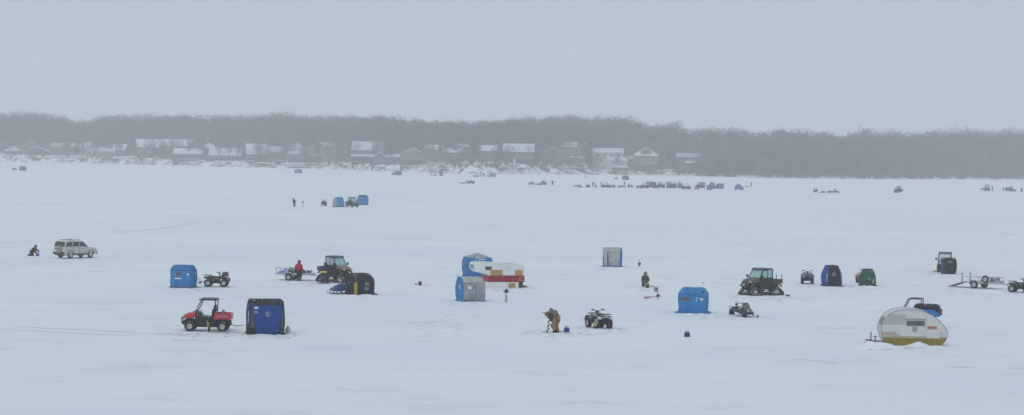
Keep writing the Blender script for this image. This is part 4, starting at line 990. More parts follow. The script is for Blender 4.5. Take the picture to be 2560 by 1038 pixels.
MB().lathe([(.10, 0), (.10, .03), (.13, .05), (.155, .1), (.155, .26), (.12, .33), (.03, .36)], n=18).build('tank', M('tank_white', (.50, .48, .44), .5, .15, 4, snow=.3), t, True); MB().lathe([(.085, .33), (.09, .45), (.085, .45), (.08, .34)], n=14, cap=False).build('collar', M('tank_white', (.5, .48, .44)), t); MB().box((0, 0, .4), (.06, .05, .1)).build('valve', steel, t)
o = MB().tube([P(575, 822)+Vector((0, 0, .35)), P(592, 823)+Vector((0, 0, .2)), P(613, 822)+Vector((0, 0, .25))], .014, 5).tube([P(573, 824)+Vector((0, 0, .3)), P(593, 825)+Vector((0, 0, .22)), P(613, 824)+Vector((0, 0, .30))], .012, 5).build('tow_rope', black); tag(o, 'dark tow rope stretched from the red side-by-side to the deep blue shelter', 'rope')
# ---- red side-by-side
utv(P(518, 827), A(180), 'red open side-by-side with black roof and cargo bed facing left', red, text='BIG RED', bedh=.38, bench=True, group=None)
t = thing('bow_saw_auger', P(520, 832), A(80), 'yellow and black hand auger propped against the red side-by-side', 'hand auger'); t.name = 'hand_auger'
MB().tube([(0, 0, 0), (0, .05, .72)], .025, 6).tube([(.05, -.03, .25), (.08, 0, .6)], .02, 6).build('shaft', yellow, t); MB().tube([(0, .05, .72), (0, .18, .76), (0, .2, .9)], .018, 6).box((.04, -.06, .2), (.12, .10, .28)).build('handle', black, t)
t = thing('sled', P(552, 833), A(-6), 'flat grey metal ice scoop sled lying beside the rear wheel of the red side-by-side', 'sled')
MB().prism([(-.55, .08), (-.45, .02), (.4, .02), (.5, .06), (.4, .06), (-.45, .06)], -.2, .2).build('pan', galv, t); MB().tube([(.4, 0, .06), (.75, -.05, .05), (.8, -.05, .16)], .018, 6).build('handle', steel, t)
t = thing('fuel_can', P(556, 826)+Vector((0, .25, 1.08)), .1, 'small pale jug standing in the cargo bed of the red side-by-side', 'jug'); MB().lathe([(.10, -.3), (.11, -.28), (.11, .08), (.05, .13), (.05, .17), (.01, .18)], n=14).build('jug', M('jug_grey', (.42, .46, .48), .4), t, True)
MB().tube([(.06, 0, .14), (.15, 0, .1), (.12, 0, -.04)], .015, 6).build('handle', M('jug_grey', (.42, .46, .48), .4), t)
# ---- silver SUV
def suv(loc, rz, label):
    t = thing('suv', loc, rz, label, 'SUV'); pt = M('silver_paint', (.50, .495, .485), .4, .06, 2, metal=.1, snow=.35, spec=.5)
    def ring(x, wb, wm, wt, z0, zm, z1): return [(x, -wb, z0), (x, wb, z0), (x, wm, (z0+zm)/2), (x, wm, zm), (x, wt, z1), (x, -wt, z1), (x, -wm, zm), (x, -wm, (z0+zm)/2)]
    L = [(2.22, .62, .7, .6, .42, .66, .80), (2.12, .72, .82, .70, .36, .74, .90), (1.75, .80, .87, .78, .34, .84, .98), (1.0, .82, .88, .80, .33, .92, 1.06), (.85, .82, .88, .80, .33, .94, 1.08), (-1.9, .82, .88, .80, .33, .95, 1.08), (-2.12, .80, .86, .80, .36, .92, 1.08), (-2.2, .74, .8, .76, .42, .86, 1.04)]
    MB().loft([ring(*l) for l in L]).build('body', pt, t, True, bev=.02, ang=45)
    cabin = [(1.02, 1.05, .79, .78), (.30, 1.62, .79, .62), (-.1, 1.68, .79, .63), (-1.7, 1.68, .79, .63), (-2.0, 1.60, .79, .62), (-2.16, 1.08, .79, .74)]
    MB().prism([(1.02, 1.04), (.32, 1.60), (.0, 1.66), (-1.7, 1.67), (-1.95, 1.60), (-2.16, 1.04)], -.79, .79, None).xf(Matrix()).build('greenhouse', pt, t, bev=.08)
    for s in (-1, 1):
        for nm, q in (('window', [(.80, 1.12), (.33, 1.50), (-.18, 1.54), (-.18, 1.12)]), ('window', [(-.28, 1.12), (-.28, 1.54), (-1.02, 1.54), (-1.05, 1.12)]), ('window', [(-1.15, 1.12), (-1.13, 1.54), (-1.76, 1.52), (-1.95, 1.14)])):
            MB().prism(q, s*.795-.008, s*.795+.008).build(nm, glassd if nm else glassd, t)
        MB().box((.62, s*.93, 1.14), (.14, .16, .13)).build('side_mirror', black, t, bev=.03)
        MB().tube([(.0, s*.6, 1.72), (-1.6, s*.6, 1.72)], .022, 6).build('roof_rail', black, t)
        for x in (1.30, -1.32):
            MB().strip(arc(x, .33, .40, 168, 12, 10), .05, s*.74, s*.90).build('wheel_arch', M('cladding_grey', (.075, .075, .08), .6), t)
            wheel(t, x, s*.76, .33, .22, rr=.64, knob=False)
        MB().prism([(.95, .30), (-.95, .30), (-.95, .44), (.95, .44)], s*.87-.02, s*.87+.03).build('sill', M('cladding_grey', (.075, .075, .08), .6), t)
        for x in (-.23, -1.08): MB().box((x, s*.883, .80), (.014, .01, .72)).build('door_seam', black, t)
        for x in (-.12, -.95): MB().box((x, s*.895, .93), (.16, .03, .035)).build('door_handle', steel, t)
        MB().box((-2.10, s*.70, 1.28), (.06, .10, .42), ry=.25).build('tail_light', M('tail_lamp_red', (.28, .03, .035), .3), t)
    MB().loft([[(-2.00, y, 1.56), (-2.13, y, 1.12), (-2.165, y, 1.12), (-2.035, y, 1.56)] for y in (-.62, .62)]).build('rear_window', glassd, t)
    MB().loft([[(.95, y, 1.10), (.38, y*.9, 1.56), (.40, y*.9, 1.58), (.98, y, 1.12)] for y in (-.7, .7)]).build('windshield', glassg, t)
    MB().lathe([(.34, 0), (.36, .05), (.36, .16), (.3, .19), (.01, .19)], (-2.18, -.12, .86), (-1, 0, 0), 20).build('spare_wheel', M('spare_cover', (.27, .26, .25), .5, snow=.3), t, True, ang=30)
    MB().box((-2.2, 0, .50), (.22, 1.66, .22)).build('rear_bumper', M('cladding_grey', (.075, .075, .08), .6), t, bev=.05); MB().box((2.18, 0, .50), (.2, 1.6, .24)).build('front_bumper', M('cladding_grey', (.075, .075, .08), .6), t, bev=.05)
    MB().box((-2.33, .38, .72), (.02, .34, .17)).build('number_plate', plate, t); MB().box((-2.2, .42, .86), (.04, .3, .1)).build('badge_panel', black, t)
    for y in (-.58, .58): MB().box((2.16, y, .76), (.12, .3, .16)).build('headlight', lamp, t, bev=.03)
    MB().box((-.9, 0, .36), (2.6, 1.2, .14)).build('underbody', black, t)
suv(P(189, 645), A(50), 'silver SUV with roof rails and rear spare wheel parked alone on the snow')
for o_ in bpy.data.objects:
    if o_.name == 'suv': o_.scale = (.95, .98, 1.06)
# ---- kneeling angler by the SUV
person(P(79, 640), A(-8), 'person in dark brown hooded clothing kneeling and reaching over a blue auger head', cloth_brn, cloth_brn, hip=.40, lean=42, headp=4, hands=((.84, .10, .36), (.55, -.18, .22)), feet=((-.30, .16, .10), (-.28, -.16, .10)), hood=cloth_brn, knee=(1, 0, -.25), group=None)
gas_can(P(94, 640), .3, 'bright blue auger head on the snow in front of the kneeling person in brown', M('bright_blue_plastic', (.02, .07, .42), .4, speck=.3), 'auger head', 'auger_head')
# ---- camouflage quad
def hitch_auger(x, y, t, ym=yellow, side=.0):
    MB().tube([(x, y, .42), (x-.25, y, .40)], .03, 6).lathe([(.03, -.05), (.12, -.05), (.12, .05), (.03, .05)], (x-.3, y, .32), (0, 1, 0), 14).tube([(x-.32, y-.1, .34), (x-.46, y-.1, .62), (x-.40, y+.1, .7), (x-.26, y+.1, .5)], .02, 6).build('hitch_spool', steel, t)
q = atv(P(541, 717), A(0), 'camouflage quad with a load on its front rack parked beside the plain blue shelter', camo_m, bag=camo_m); hitch_auger(-1.0, 0, q)
# ---- flatbed trailer with gear, two anglers, tracked side-by-side
t = thing('flatbed_trailer', P(738, 701), A(-9), 'flat aluminium trailer loaded with a blue tarp behind the person in red', 'trailer')
MB().box((0, 0, .52), (3.0, 1.5, .07)).box((0, .76, .56), (3.05, .05, .16)).box((0, -.76, .56), (3.05, .05, .16)).box((-1.52, 0, .56), (.05, 1.5, .14)).build('deck', galv, t)
MB().tube([(1.5, .6, .5), (2.35, 0, .46)], .045, 6).tube([(1.5, -.6, .5), (2.35, 0, .46)], .045, 6).tube([(2.3, 0, .46), (2.6, 0, .46)], .05, 6).build('tongue', galv, t)
g = MB()
for y in (-.7, .7): g.tube([(-1.5, y, .5), (-1.5, y, 1.08)], .03, 6)
g.tube([(-1.5, -.7, 1.06), (-1.5, .7, 1.06)], .025, 6).tube([(-1.5, -.7, .8), (-1.5, .7, .8)], .02, 6).tube([(-1.5, -.74, 1.04), (-.9, -.74, 1.0), (.2, -.74, .98)], .02, 6).build('end_rail', galv, t)
for s in (-1, 1):
    wheel(t, -.35, s*.90, .30, .2, knob=False); MB().strip(arc(-.35, .32, .38, 170, 10, 8), .03, s*.80, s*1.02).build('fender', galv, t)
MB().tube([(-.35, -.9, .3), (-.35, .9, .3)], .04, 6).build('axle', steel, t)
MB().box((1.25, -.3, .78), (.5, .4, .3)).build('toolbox', galv, t, bev=.02); MB().box((1.28, -.505, .78), (.26, .02, .14)).build('handle', black, t)
LT = t
def on_trailer(x, y, z): return t.matrix_basis @ Vector((x, y, z))
def heap(name, loc, rz, d, mat, label, cat, seed):
    rg = random.Random(seed)
    k = MB(); k.grid(lambda u, v: ((u-.5)*d[0], (v-.5)*d[1], d[2]*max(0, (math.sin(math.pi*min(1, max(0, u)))*math.sin(math.pi*v)))**.45*(.75+.55*mnoise.noise((u*3.1+seed, v*2.7, seed)))), 16, 10)
    o = k.build(name, mat, None, True); o.location = loc; o.rotation_euler = (0, 0, rz); return tag(o, label, cat)
bpy.context.view_layer.update()
heap('tarp', on_trailer(-.75, 0, .56), A(-9), (1.5, 1.3, .52), M('tarp_blue', (.03, .16, .52), .5, .4, 3, snow=.45), 'crumpled blue tarp with snow on the flat trailer', 'tarp', 3)
heap('gear_bag', on_trailer(-.25, -.2, .56), A(-9), (.8, .9, .6), M('bag_olive', (.07, .085, .08), .8, .3, 4, snow=.3), 'dark lumpy bag on the flat trailer behind the blue tarp', 'bag', 5)
heap('shelter_pack', on_trailer(.55, .1, .56), A(-9), (1.1, .9, .5), F_navy, 'navy folded shelter on the flat trailer to the right of the person in red', 'folded shelter', 8)
person(P(746, 703), A(72), 'person in a red hooded jacket and black trousers standing beside the flat trailer', cloth_red, cloth_blk, lean=8, headp=12, hands=((.16, .30, .86), (.20, -.28, .80)), feet=((.0, .10, .09), (.05, -.13, .09)), hood=cloth_red)
person(P(810, 708), A(60), 'person in navy winter clothing with a yellow band walking behind the maroon tracked vehicle', cloth_navy, cloth_navy, lean=14, headp=12, hands=((.35, .30, 1.05), (.40, -.22, 1.0)), feet=((-.10, .12, .09), (.16, -.12, .09)), hood=cloth_navy, s=.98)
t = thing('snow_shovel', P(806, 710), A(70), 'small yellow-topped sled pushed by the person in navy', 'sled'); t.name = 'push_sled'
MB().box((.25, 0, .98), (.34, .5, .07), ry=-.3).build('top_bar', yellow, t, bev=.03); MB().tube([(.1, -.25, .02), (.2, -.25, .95)], .025, 6).tube([(.1, .25, .02), (.2, .25, .95)], .025, 6).tube([(-.3, -.25, .03), (.7, -.25, .03), (.85, -.25, .15)], .03, 6).tube([(-.3, .25, .03), (.7, .25, .03), (.85, .25, .15)], .03, 6).box((.2, 0, .5), (.1, .44, .5)).build('frame', M('sled_dark', (.04, .04, .06), .6, speck=.6), t)
utv(P(838, 706), A(-38), 'maroon camouflage tracked side-by-side with a closed cab hitched near the flat trailer', camo_red, cab=True, tracks=True, roofm=black, group='tracked side-by-sides')
# ---- black tent with yellow strip and blue snowmobile
t, sf, patch, line = shelter(P(899, 736), A(30), 'black shelter with a yellow vertical band and two grey windows beside the blue snowmobile', [(0, .92, .80, 0, 0), (.5, .93, .82, 0, 0), (1.12, .90, .82, 0, 0), (1.30, .86, .74, 0, 0), (1.64, .62, .42, -.04, 0)],
    lambda s, z, tt: ('roof', F_black) if z > 1.14 else (('front_panel', 'side_panel', 'back_panel', 'side_panel')[s] if s < 4 else 'roof', F_black), seed=4, wrinkle=.03)
bd = patch('yellow_band', yellow, 0, .02, .15, .06, 1.0, .02); 
for k, (z0, z1) in enumerate(((.94, 1.0), (.76, .81), (.60, .64), (.44, .49), (.29, .33), (.14, .18))): patch('lettering', zip_, 0, .05, .12, z0, z1, .03, None, bd, 1, 1)
patch('window', F_win, 0, .52, .70, .72, .96, .02); patch('window', F_win, 0, .50, .70, .36, .62, .02); patch('window', F_win, 3, .4, .55, .8, 1.0, .02); line('seam', zip_, 0, [(.24, .03), (.22, 1.05)], .012); line('seam', M('pole_grey', (.25, .26, .2), .6), 0, [(.02, 1.4), (.17, 1.05), (.18, .1)], .014)
skirt(t, .98, .98, F_black, .2, 4)
o = MB().tube([P(930, 734)+Vector((0, 0, .25)), P(944, 739)], .012, 5).build('guy_rope', black); tag(o, 'dark guy rope pegged out right of the black shelter', 'rope')
snowmobile(P(868, 735), A(200), 'blue snowmobile with its nose to the left parked tight against the black shelter', M('sled_blue', (.018, .05, .16), .4, speck=.2, snow=.1), trimm=M('sled_lightblue', (.05, .15, .38), .4))
bucket(P(1050, 714), 'small black bucket alone on the snow left of the grey-fronted shelter', M('bucket_black', (.03, .033, .035), .5), plate, h=.34)
o = MB().tube([(0, 0, 0), (.1, .0, .12), (.22, 0, .02)], .03, 6).box((.1, 0, .05), (.16, .1, .1)).build('tip_up', M('tipup_orange', (.35, .10, .06), .6)); o.location = P(1037, 712); tag(o, 'tiny orange tip-up lying left of the black bucket', 'tip-up')
# ---- hub tent with grey roof behind the camper
t, sf, patch, line = shelter(P(1193, 692), A(12), 'tall blue hub tent with a grey peaked roof behind the white camper', [(0, 1.12, 1.12, 0, 0), (.6, 1.22, 1.22, 0, 0), (1.0, 1.25, 1.25, 0, 0), (1.4, 1.2, 1.2, 0, 0), (1.76, 1.10, 1.10, 0, 0), (2.12, .06, .06, 0, 0)],
    lambda s, z, tt: ('roof', F_grey) if z > 1.74 else (('front_panel', 'side_panel', 'back_panel', 'side_panel')[s] if s < 4 else 'roof', F_blue if s != 4 else F_grey), seed=5)
p0 = sf(0, .52, 1.60); MB().text('Clam', .42, frame(p0+Vector((0, -.03, 0)), (1, 0, 0), (0, -.15, 1))).build('lettering', plate, t); patch('window', F_win, 3, .35, .6, 1.0, 1.35)
skirt(t, 1.12, 1.12, F_blue, .15, 5)
o = MB().tube([P(1162, 668)+Vector((0, 0, .1)), P(1146, 690)], .010, 5).build('guy_rope', black)
o.data = MB().tube([P(1170, 691)+Vector((-.2, 0, 1.0)), P(1141, 688)], .012, 5).mesh('guy_rope', M('rope_grey', (.2, .2, .2), .8)); tag(o, 'thin guy rope staked out left of the blue hub tent', 'rope')
# ---- slide-in camper
def camper(loc, rz):
    t = thing('truck_camper', loc, rz, 'white slide-in camper with a red band and boarded windows resting on the snow', 'camper')
    W = 1.05; wm = M('camper_white', (.70, .71, .71), .5, .06, 2); L0, L1 = 2.1, -2.1
    MB().prism([(1.0, 1.04), (1.0, 1.20), (1.75, 1.28), (2.0, 1.40), (2.1, 1.60), (2.08, 1.95), (1.95, 2.08), (1.7, 2.12), (.2, 2.06), (-1.9, 1.98), (-2.05, 1.93), (-2.1, 1.8), (-2.1, 1.04)], -W, W).build('upper_shell', wm, t, bev=.05)
    MB().prism([(1.0, .52), (1.0, 1.04), (-2.1, 1.04), (-2.1, .52)], -W-.004, W+.004).build('red_band', M('camper_red', (.27, .010, .026), .5, .15, 4, speck=.12), t, bev=.01)
    MB().prism([(1.12, .02), (1.0, .52), (-1.62, .52), (-1.62, .02)], -W+.02, W-.02).build('lower_box', wm, t, bev=.02)
    MB().prism([(-1.62, .02), (-1.62, .52), (-2.05, .52), (-2.05, .02)], -.5, .5).build('step_well', M('camper_brown', (.13, .10, .10), .7), t)
    MB().grid(lambda u, v: (1.7-3.6*u, (v-.5)*2*W*.97, 2.13-.15*u+.035*mnoise.noise((u*5, v*3, 2))), 18, 6).build('roof_cover', M('roof_tan', (.33, .30, .28), .9, .2, 3, snow=.6), t, True)
    def panel(nm, mt, x0, x1, z0, z1, side=-1, th=.03): return MB().box(((x0+x1)/2, side*-1*W*-1 if False else side*W, (z0+z1)/2), (abs(x0-x1), th*2, z1-z0)).build(nm, mt, t)
    for sgn in (1, -1):
        f = panel('window', trim, 1.24, .66, 1.47, 1.80, sgn, .012); MB().box((.95, sgn*(W+.012), 1.635), (.5, .012, .26)).build('pane', glassd, f)
        panel('boarded_window', ply, .78, -.24, 1.05, 1.50, sgn, .02); panel('boarded_window', ply, -1.30, -1.92, 1.06, 1.50, sgn, .02)
        panel('plywood_patch', ply, -.78, -1.32, .08, .42, sgn, .03)
        for x, z in ((-1.72, .66), (-1.72, .82), (-1.88, .93), (-1.92, .66)): panel('marker', M('marker_yellow', (.5, .38, .12), .5), x+.05, x-.05, z-.04, z+.04, sgn, .015)
        panel('vent', steel, -.56, -.64, 1.58, 1.66, sgn, .02)
    MB().box((2.085, 0, 1.72), (.06, 1.2, .34)).build('front_window', M('front_curtain', (.22, .22, .22), .4, .3, 4), t, bev=.02)
    MB().box((-2.1, .2, 1.05), (.04, .7, 1.7)).build('door', trim, t)
    MB().box((-2.3, .1, .10), (.45, .8, .05)).box((-2.2, .1, .2), (.3, .8, .04)).build('step', woodd, t)
camper(P(1241, 719), A(180+14))
# ---- grey-fronted flip shelter
t, sf, patch, line = shelter(P(1176, 753), A(24), 'grey-fronted shelter with a closed door and blue ends before the white camper', [(0, .92, .62, 0, 0), (.5, .92, .86, .0, 0), (1.0, .91, .90, -.02, 0), (1.45, .89, .76, -.04, 0), (1.80, .86, .45, -.06, 0)],
    lambda s, z, tt: ('roof', F_lgrey) if (s in (0, 2, 4) and z > 1.42) else ('end_panel', F_bluel) if s in (1, 3) else ('front_panel' if s == 0 else 'back_panel', F_grey), seed=6)
d_ = patch('door', F_grey, 0, .08, .52, .12, 1.34, .012); line('zipper', zip_, 0, [(.04, 1.36), (.40, 1.35), (.52, 1.22), (.53, .3), (.42, .12), (.08, .10)], .013, d_); patch('window', plate, 0, .2, .34, .95, 1.15, .02); patch('window', F_win, 3, .3, .55, 1.0, 1.3); patch('lettering', plate, 3, .55, .62, .9, 1.2, .02)
skirt(t, .92, .64, F_blue, .14, 6)
auger(P(1265, 756), .2, 'blue-headed auger standing upright in the snow in front of the camper', M('auger_blue', (.03, .06, .16), .45, speck=.2), L=.92, stuck=.03)
# ---- tan man drilling with second angler, quad behind
tp = P(1390, 832)
person(tp, A(122), 'person in an olive jacket and tan trousers bending over to drill with an auger', cloth_olive, cloth_tan, hip=.98, lean=52, headp=38, hands=((.44, .62, 1.20), (.62, .34, 1.02)), feet=((-.05, .15, .09), (.02, -.15, .09)), hat=cloth_olive, knee=(1, 0, 0))
person(tp+Vector((.02, .55, 0)), A(-165), 'person in charcoal clothing crouching close behind the person in tan trousers', cloth_char, cloth_char, hip=.72, lean=55, headp=10, hands=((.45, .2, .72), (.40, -.1, .7)), feet=((.05, .24, .09), (-.18, -.24, .09)), hat=cloth_blk)
t = auger(P(1368, 832), A(8), 'long dark auger being drilled into the ice by the bending person', black, L=1.12, lean=9)
gas_can(P(1417, 830), .2, 'small blue lantern-like jug on the snow right of the person in tan trousers', M('jug_blue', (.02, .05, .30), .4, speck=.4), 'jug', 'fuel_jug')
t = atv(P(1497, 820), A(112), 'white and black quad with front rack seen from behind near the person in tan trousers', M('atv_pale', (.30, .305, .32), .45, .4, 3, snow=.2), rim=galv, fend=M('fender_dark', (.05, .05, .056), .55, .4, 6, snow=.3))
MB().box((.36, 0, 1.02), (.12, .24, .22), ry=-.3).build('bar_cover', white, t, bev=.04)
for y_ in (-.42, .42): MB().box((-1.03, y_, .70), (.06, .24, .14), ry=.3).build('rear_guard', white, t, bev=.02)
MB().box((-.95, .62, .5), (.3, .12, .3)).tube([(-1.05, .62, .5), (-1.2, .62, .78), (-.95, .62, .82)], .02, 6).build('auger_mount', steel, t); MB().lathe([(.12, -.1), (.12, .1)], (-.9, .68, .32), (0, 1, 0), 12).build('yellow_spool', M('spool_yellow', (.45, .36, .12), .6), t)
# ---- pale grey shelter far centre right and its auger
t, sf, patch, line = shelter(P(1531, 666), A(-5), 'pale grey shelter with a half-open black zip door and blue sides', [(0, .92, .72, 0, 0), (.6, .94, .95, 0, 0), (1.2, .94, .95, 0, 0), (1.6, .92, .78, 0, 0), (1.88, .90, .42, 0, 0)],
    lambda s, z, tt: ('roof', F_lgrey) if (s in (0, 2, 4) and z > 1.5) else ('end_panel', F_blue) if s in (1, 3) or (s == 0 and tt > .9) else ('front_panel' if s == 0 else 'back_panel', F_lgrey), seed=7)
d_ = patch('door', F_lgrey, 0, .24, .80, .10, 1.36, .012); patch('door_gap', zip_, 0, .26, .31, .08, 1.36, .018, (.24, .30), d_, 2, 8); line('zipper', zip_, 0, [(.10, 1.40), (.68, 1.42)], .01, d_); patch('corner_fold', F_blue, 0, .0, .05, .02, 1.0, .02)
skirt(t, .92, .74, F_blue, .3, 7)
small_auger(P(1598, 667), .3, 'red auger head with loop handle standing in its hole right of the pale grey shelter', M('auger_rust', (.22, .04, .035), .5), False)
person(P(1612, 717), A(-82), 'person in grey camouflage with hood sitting on a bucket facing the camera', cloth_camo, cloth_camo, hip=.44, lean=14, headp=10, hands=((.38, .22, .48), (.38, -.20, .46)), feet=((.42, .22, .09), (.42, -.2, .09)), hood=M('hood_grey', (.24, .22, .21), .9, .15, 6))
bucket(P(1610, 716)+Vector((-.05, .25, 0)), 'dark bucket used as a seat by the camouflaged person', black, h=.36)
bucket(P(1618, 720), 'short dark bucket standing at the feet of the seated camouflaged person', M('pail_dark', (.06, .04, .04), .6), plate, h=.34, r=.17)
t = thing('gear_box', P(1640, 729), .15, 'upright grey plastic box on the snow between the seated person and the red auger', 'box'); MB().box((0, 0, .16), (.30, .24, .32)).build('body', M('box_grey', (.24, .27, .33), .6), t, bev=.015); MB().box((0, 0, .335), (.32, .26, .03)).build('lid', M('box_grey2', (.3, .33, .38), .6), t); MB().box((.02, -.13, .2), (.08, .02, .05)).build('latch', black, t)
o = MB().box((0, 0, .06), (.28, .1, .07)).tube([(.1, 0, .06), (.45, 0, .05)], .012, 5).build('fishing_rod', M('rod_dark', (.10, .08, .09), .6)); o.location = P(1630, 717); tag(o, 'short fishing rod lying on the snow beside the seated camouflaged person', 'fishing rod')
small_auger(P(1644, 749), A(0), 'red auger lying flat with its spiral flight pointing left', M('auger_rust', (.22, .04, .035), .5), True)
# ---- blue shelter with spread skirt
t, sf, patch, line = shelter(P(1733, 782), A(-10), 'bright blue shelter with an orange-brown window and wide skirt near the lone snowmobile', [(0, .98, .85, -.02, 0), (.45, 1.0, .92, .02, 0), (.95, 1.03, .92, 0, 0), (1.42, 1.0, .86, -.01, 0), (1.78, .72, .6, -.02, 0)],
    lambda s, z, tt: ('roof', F_bluel) if z > 1.40 else (('front_panel', 'side_panel', 'back_panel', 'side_panel')[s] if s < 4 else 'roof', F_bluel), seed=8, wrinkle=.03)
patch('window', F_brn, 0, .16, .40, .92, 1.14); patch('lettering', plate, 0, .76, .88, 1.02, 1.09, .02); patch('lettering', plate, 0, .62, .70, 1.07, 1.11, .02); patch('lettering', plate, 0, .78, .88, .94, .98, .02); line('seam', zip_, 0, [(.05, 1.38), (.5, 1.36), (.8, 1.38)], .012); patch('vent', zip_, 0, .88, .95, 1.46, 1.60, .02)
skirt(t, .99, .86, F_blue, .45, 8)
snowmobile(P(1853, 790)+Vector((0, 0, -.07)), A(-66), 'black and white snowmobile standing alone to the right of the bright blue shelter', M('sled_black', (.03, .04, .055), .4, speck=.4, snow=.2), shield=M('shield_smoke', (.10, .12, .13), .3))
o = small_auger(P(1840, 783)+Vector((0, -.1, .42)), .2, 'small red auger head with loop handle carried on the rear of the lone snowmobile', M('auger_rust', (.22, .04, .035), .5), False); o.scale = (.7, .7, .7)
gas_can(P(1718, 842), .4, 'small dark blue gear bag alone on the open snow below the bright blue shelter', M('bag_blue', (.02, .035, .16), .6, speck=.3))
o = MB().tube([(0, 0, 0), (0, 0, .3)], .012, 5).box((.04, 0, .26), (.08, .02, .09)).build('marker_flag', black); o.location = P(1757, 714); tag(o, 'tiny dark marker flag in the snow above the bright blue shelter', 'flag')
# ---- camouflage tracked side-by-side
utv(P(1902, 738), A(213), 'brown camouflage tracked side-by-side with a closed cab and stake bed standing alone', camo_m, cab=True, tracks=True, stakes=True, group='tracked side-by-sides').scale = (1.1, 1.14, .98)
o = MB().lathe([(.01, 0), (.17, .02), (.2, .08), (.12, .14), (.01, .15)], n=14).build('tire_chock', rubber, None, True); o.name = 'rubber_puck'; o.location = P(1969, 741); tag(o, 'round black rubber pad lying behind the brown tracked side-by-side', 'rubber pad')
atv(P(2018, 709), A(-97), 'navy quad seen head-on with wide handlebars left of the black and blue shelter', M('atv_navy', (.02, .03, .10), .4, speck=.4, snow=.25))
# ---- black and blue bulging shelter
t, sf, patch, line = shelter(P(2079, 715), A(4), 'black shelter with bulging blue sides and white lettering standing behind the navy quad', [(0, .74, .8, 0, 0), (.5, .79, .9, -.01, 0), (.95, .78, .9, -.02, 0), (1.35, .66, .8, -.02, 0), (1.55, .57, .7, -.02, 0), (1.80, .48, .5, -.02, 0)],
    lambda s, z, tt: ('roof', F_black) if (s in (0, 2, 4) and z > 1.5) else ('side_panel', F_deep if s == 3 else F_navy) if s in (1, 3) or (s == 0 and (tt < .2 or tt > .86)) else ('front_panel' if s == 0 else 'back_panel', F_black), seed=9)
for a_ in (.10, .93):
    for k in range(7): patch('lettering', plate, 0, a_-.018+.01*math.sin(k*2), a_+.028, .40+.105*k, .46+.105*k, .02, None, None, 2, 2)
patch('window', F_win, 0, .40, .62, .92, 1.12, .02); patch('window', F_win, 0, .45, .54, 1.16, 1.26, .02)
skirt(t, .82, .8, F_navy, .1, 9)
# ---- green shelter with red quad behind
t, sf, patch, line = shelter(P(2169, 714), A(-3), 'green shelter with a pale vertical logo and a red quad behind it', [(0, .67, .7, 0, 0), (.5, .66, .75, 0, 0), (.95, .60, .72, 0, 0), (1.2, .53, .6, 0, 0), (1.47, .38, .42, 0, 0)],
    lambda s, z, tt: ('roof', F_green) if z > 1.0 else ('side_panel', F_dgreen) if s in (1, 3) else (('front_panel', F_green if z > .55 or tt < .25 else F_dgreen) if s == 0 else ('back_panel', F_green)), seed=10)
patch('logo', M('logo_sage', (.32, .36, .28), .6), 0, .74, .82, .22, .62, .02, (.80, .88)); patch('window', F_win, 0, .42, .66, .55, .70, .02); patch('logo', M('logo_sage', (.32, .36, .28), .6), 0, .30, .36, .78, .82, .02)
skirt(t, .70, .7, F_dgreen, .1, 10)
atv(P(2162, 707), A(-118), 'red quad mostly hidden behind the green shelter', M('atv_red', (.30, .05, .06), .4, snow=.3))
# ---- green tracked cab behind dark shelter
utv(P(2362, 680), A(-104), 'green side-by-side with a closed cab standing behind a dark shelter', camo_grn, cab=True, tracks=False, roofm=camo_grn, group=None)
t, sf, patch, line = shelter(P(2371, 685), A(-6), 'dark navy-edged shelter standing in front of the green side-by-side', [(0, .62, .6, .0, 0), (.45, .72, .75, .02, 0), (.95, .72, .78, .03, 0), (1.35, .70, .7, 0, 0), (1.56, .66, .5, -.02, 0)],
    lambda s, z, tt: ('roof', F_black) if (s in (0, 2, 4) and z > 1.35) else ('side_panel', F_navy) if s in (1, 3) or (s == 0 and tt < .12) else ('front_panel' if s == 0 else 'back_panel', F_black), seed=11)
patch('window', F_win, 0, .40, .68, 1.12, 1.30, .02); skirt(t, .62, .6, F_black, .12, 11)
t = auger(P(2333, 682), A(-15), 'auger lying on the snow left of the green side-by-side', M('auger_grey', (.07, .07, .075), .5), upright=False, lean=12, L=1.0)
# ---- utility trailer with ramp, quad at the edge
t = thing('utility_trailer', P(2457, 721), A(-40), 'galvanised utility trailer with lowered ramp and spare wheel on its side', 'trailer')
MB().box((0, 0, .50), (3.3, 1.5, .07)).box((1.63, 0, .62), (.04, 1.5, .26)).box((0, .76, .53), (3.3, .06, .14)).box((0, -.76, .53), (3.3, .06, .14)).build('deck', galv, t)
g = MB()
for s in (-1, 1):
    g.tube([(-1.6, s*.76, .98), (1.62, s*.76, .98)], .025, 6)
    for x in (-.9, .1, .9, 1.6): g.tube([(x, s*.76, .5), (x, s*.76, .98)], .025, 6)
g.tube([(1.62, -.76, .98), (1.62, .76, .98)], .025, 6).build('side_rail', galv, t)
for s in (-1, 1):
    MB().box((-1.62, s*.74, .88), (.10, .10, .85)).build('corner_post', galv, t); wheel(t, -.35, s*.92, .34, .2, galv, rr=.62, knob=False); MB().strip(arc(-.35, .34, .42, 175, 5, 9), .03, s*.82, s*1.04).build('fender', galv, t)
MB().loft([[(-1.66, y, .48), (-3.05, y, .03), (-3.05, y, .07), (-1.66, y, .53)] for y in (-.72, .72)]).build('ramp', M('ramp_mesh', (.36, .35, .34), .7, .2, 12, snow=.5), t)
MB().tube([(1.6, .6, .5), (2.6, 0, .46)], .045, 6).tube([(1.6, -.6, .5), (2.6, 0, .46)], .045, 6).tube([(2.5, 0, .46), (2.85, 0, .46)], .05, 6).tube([(2.3, .0, .46), (2.36, 0, .05)], .03, 6).build('tongue', galv, t)
w_ = wheel(t, .75, -.98, .33, .2, galv, rr=.62, knob=False); w_.name = 'spare_wheel'; w_.location.z = .86
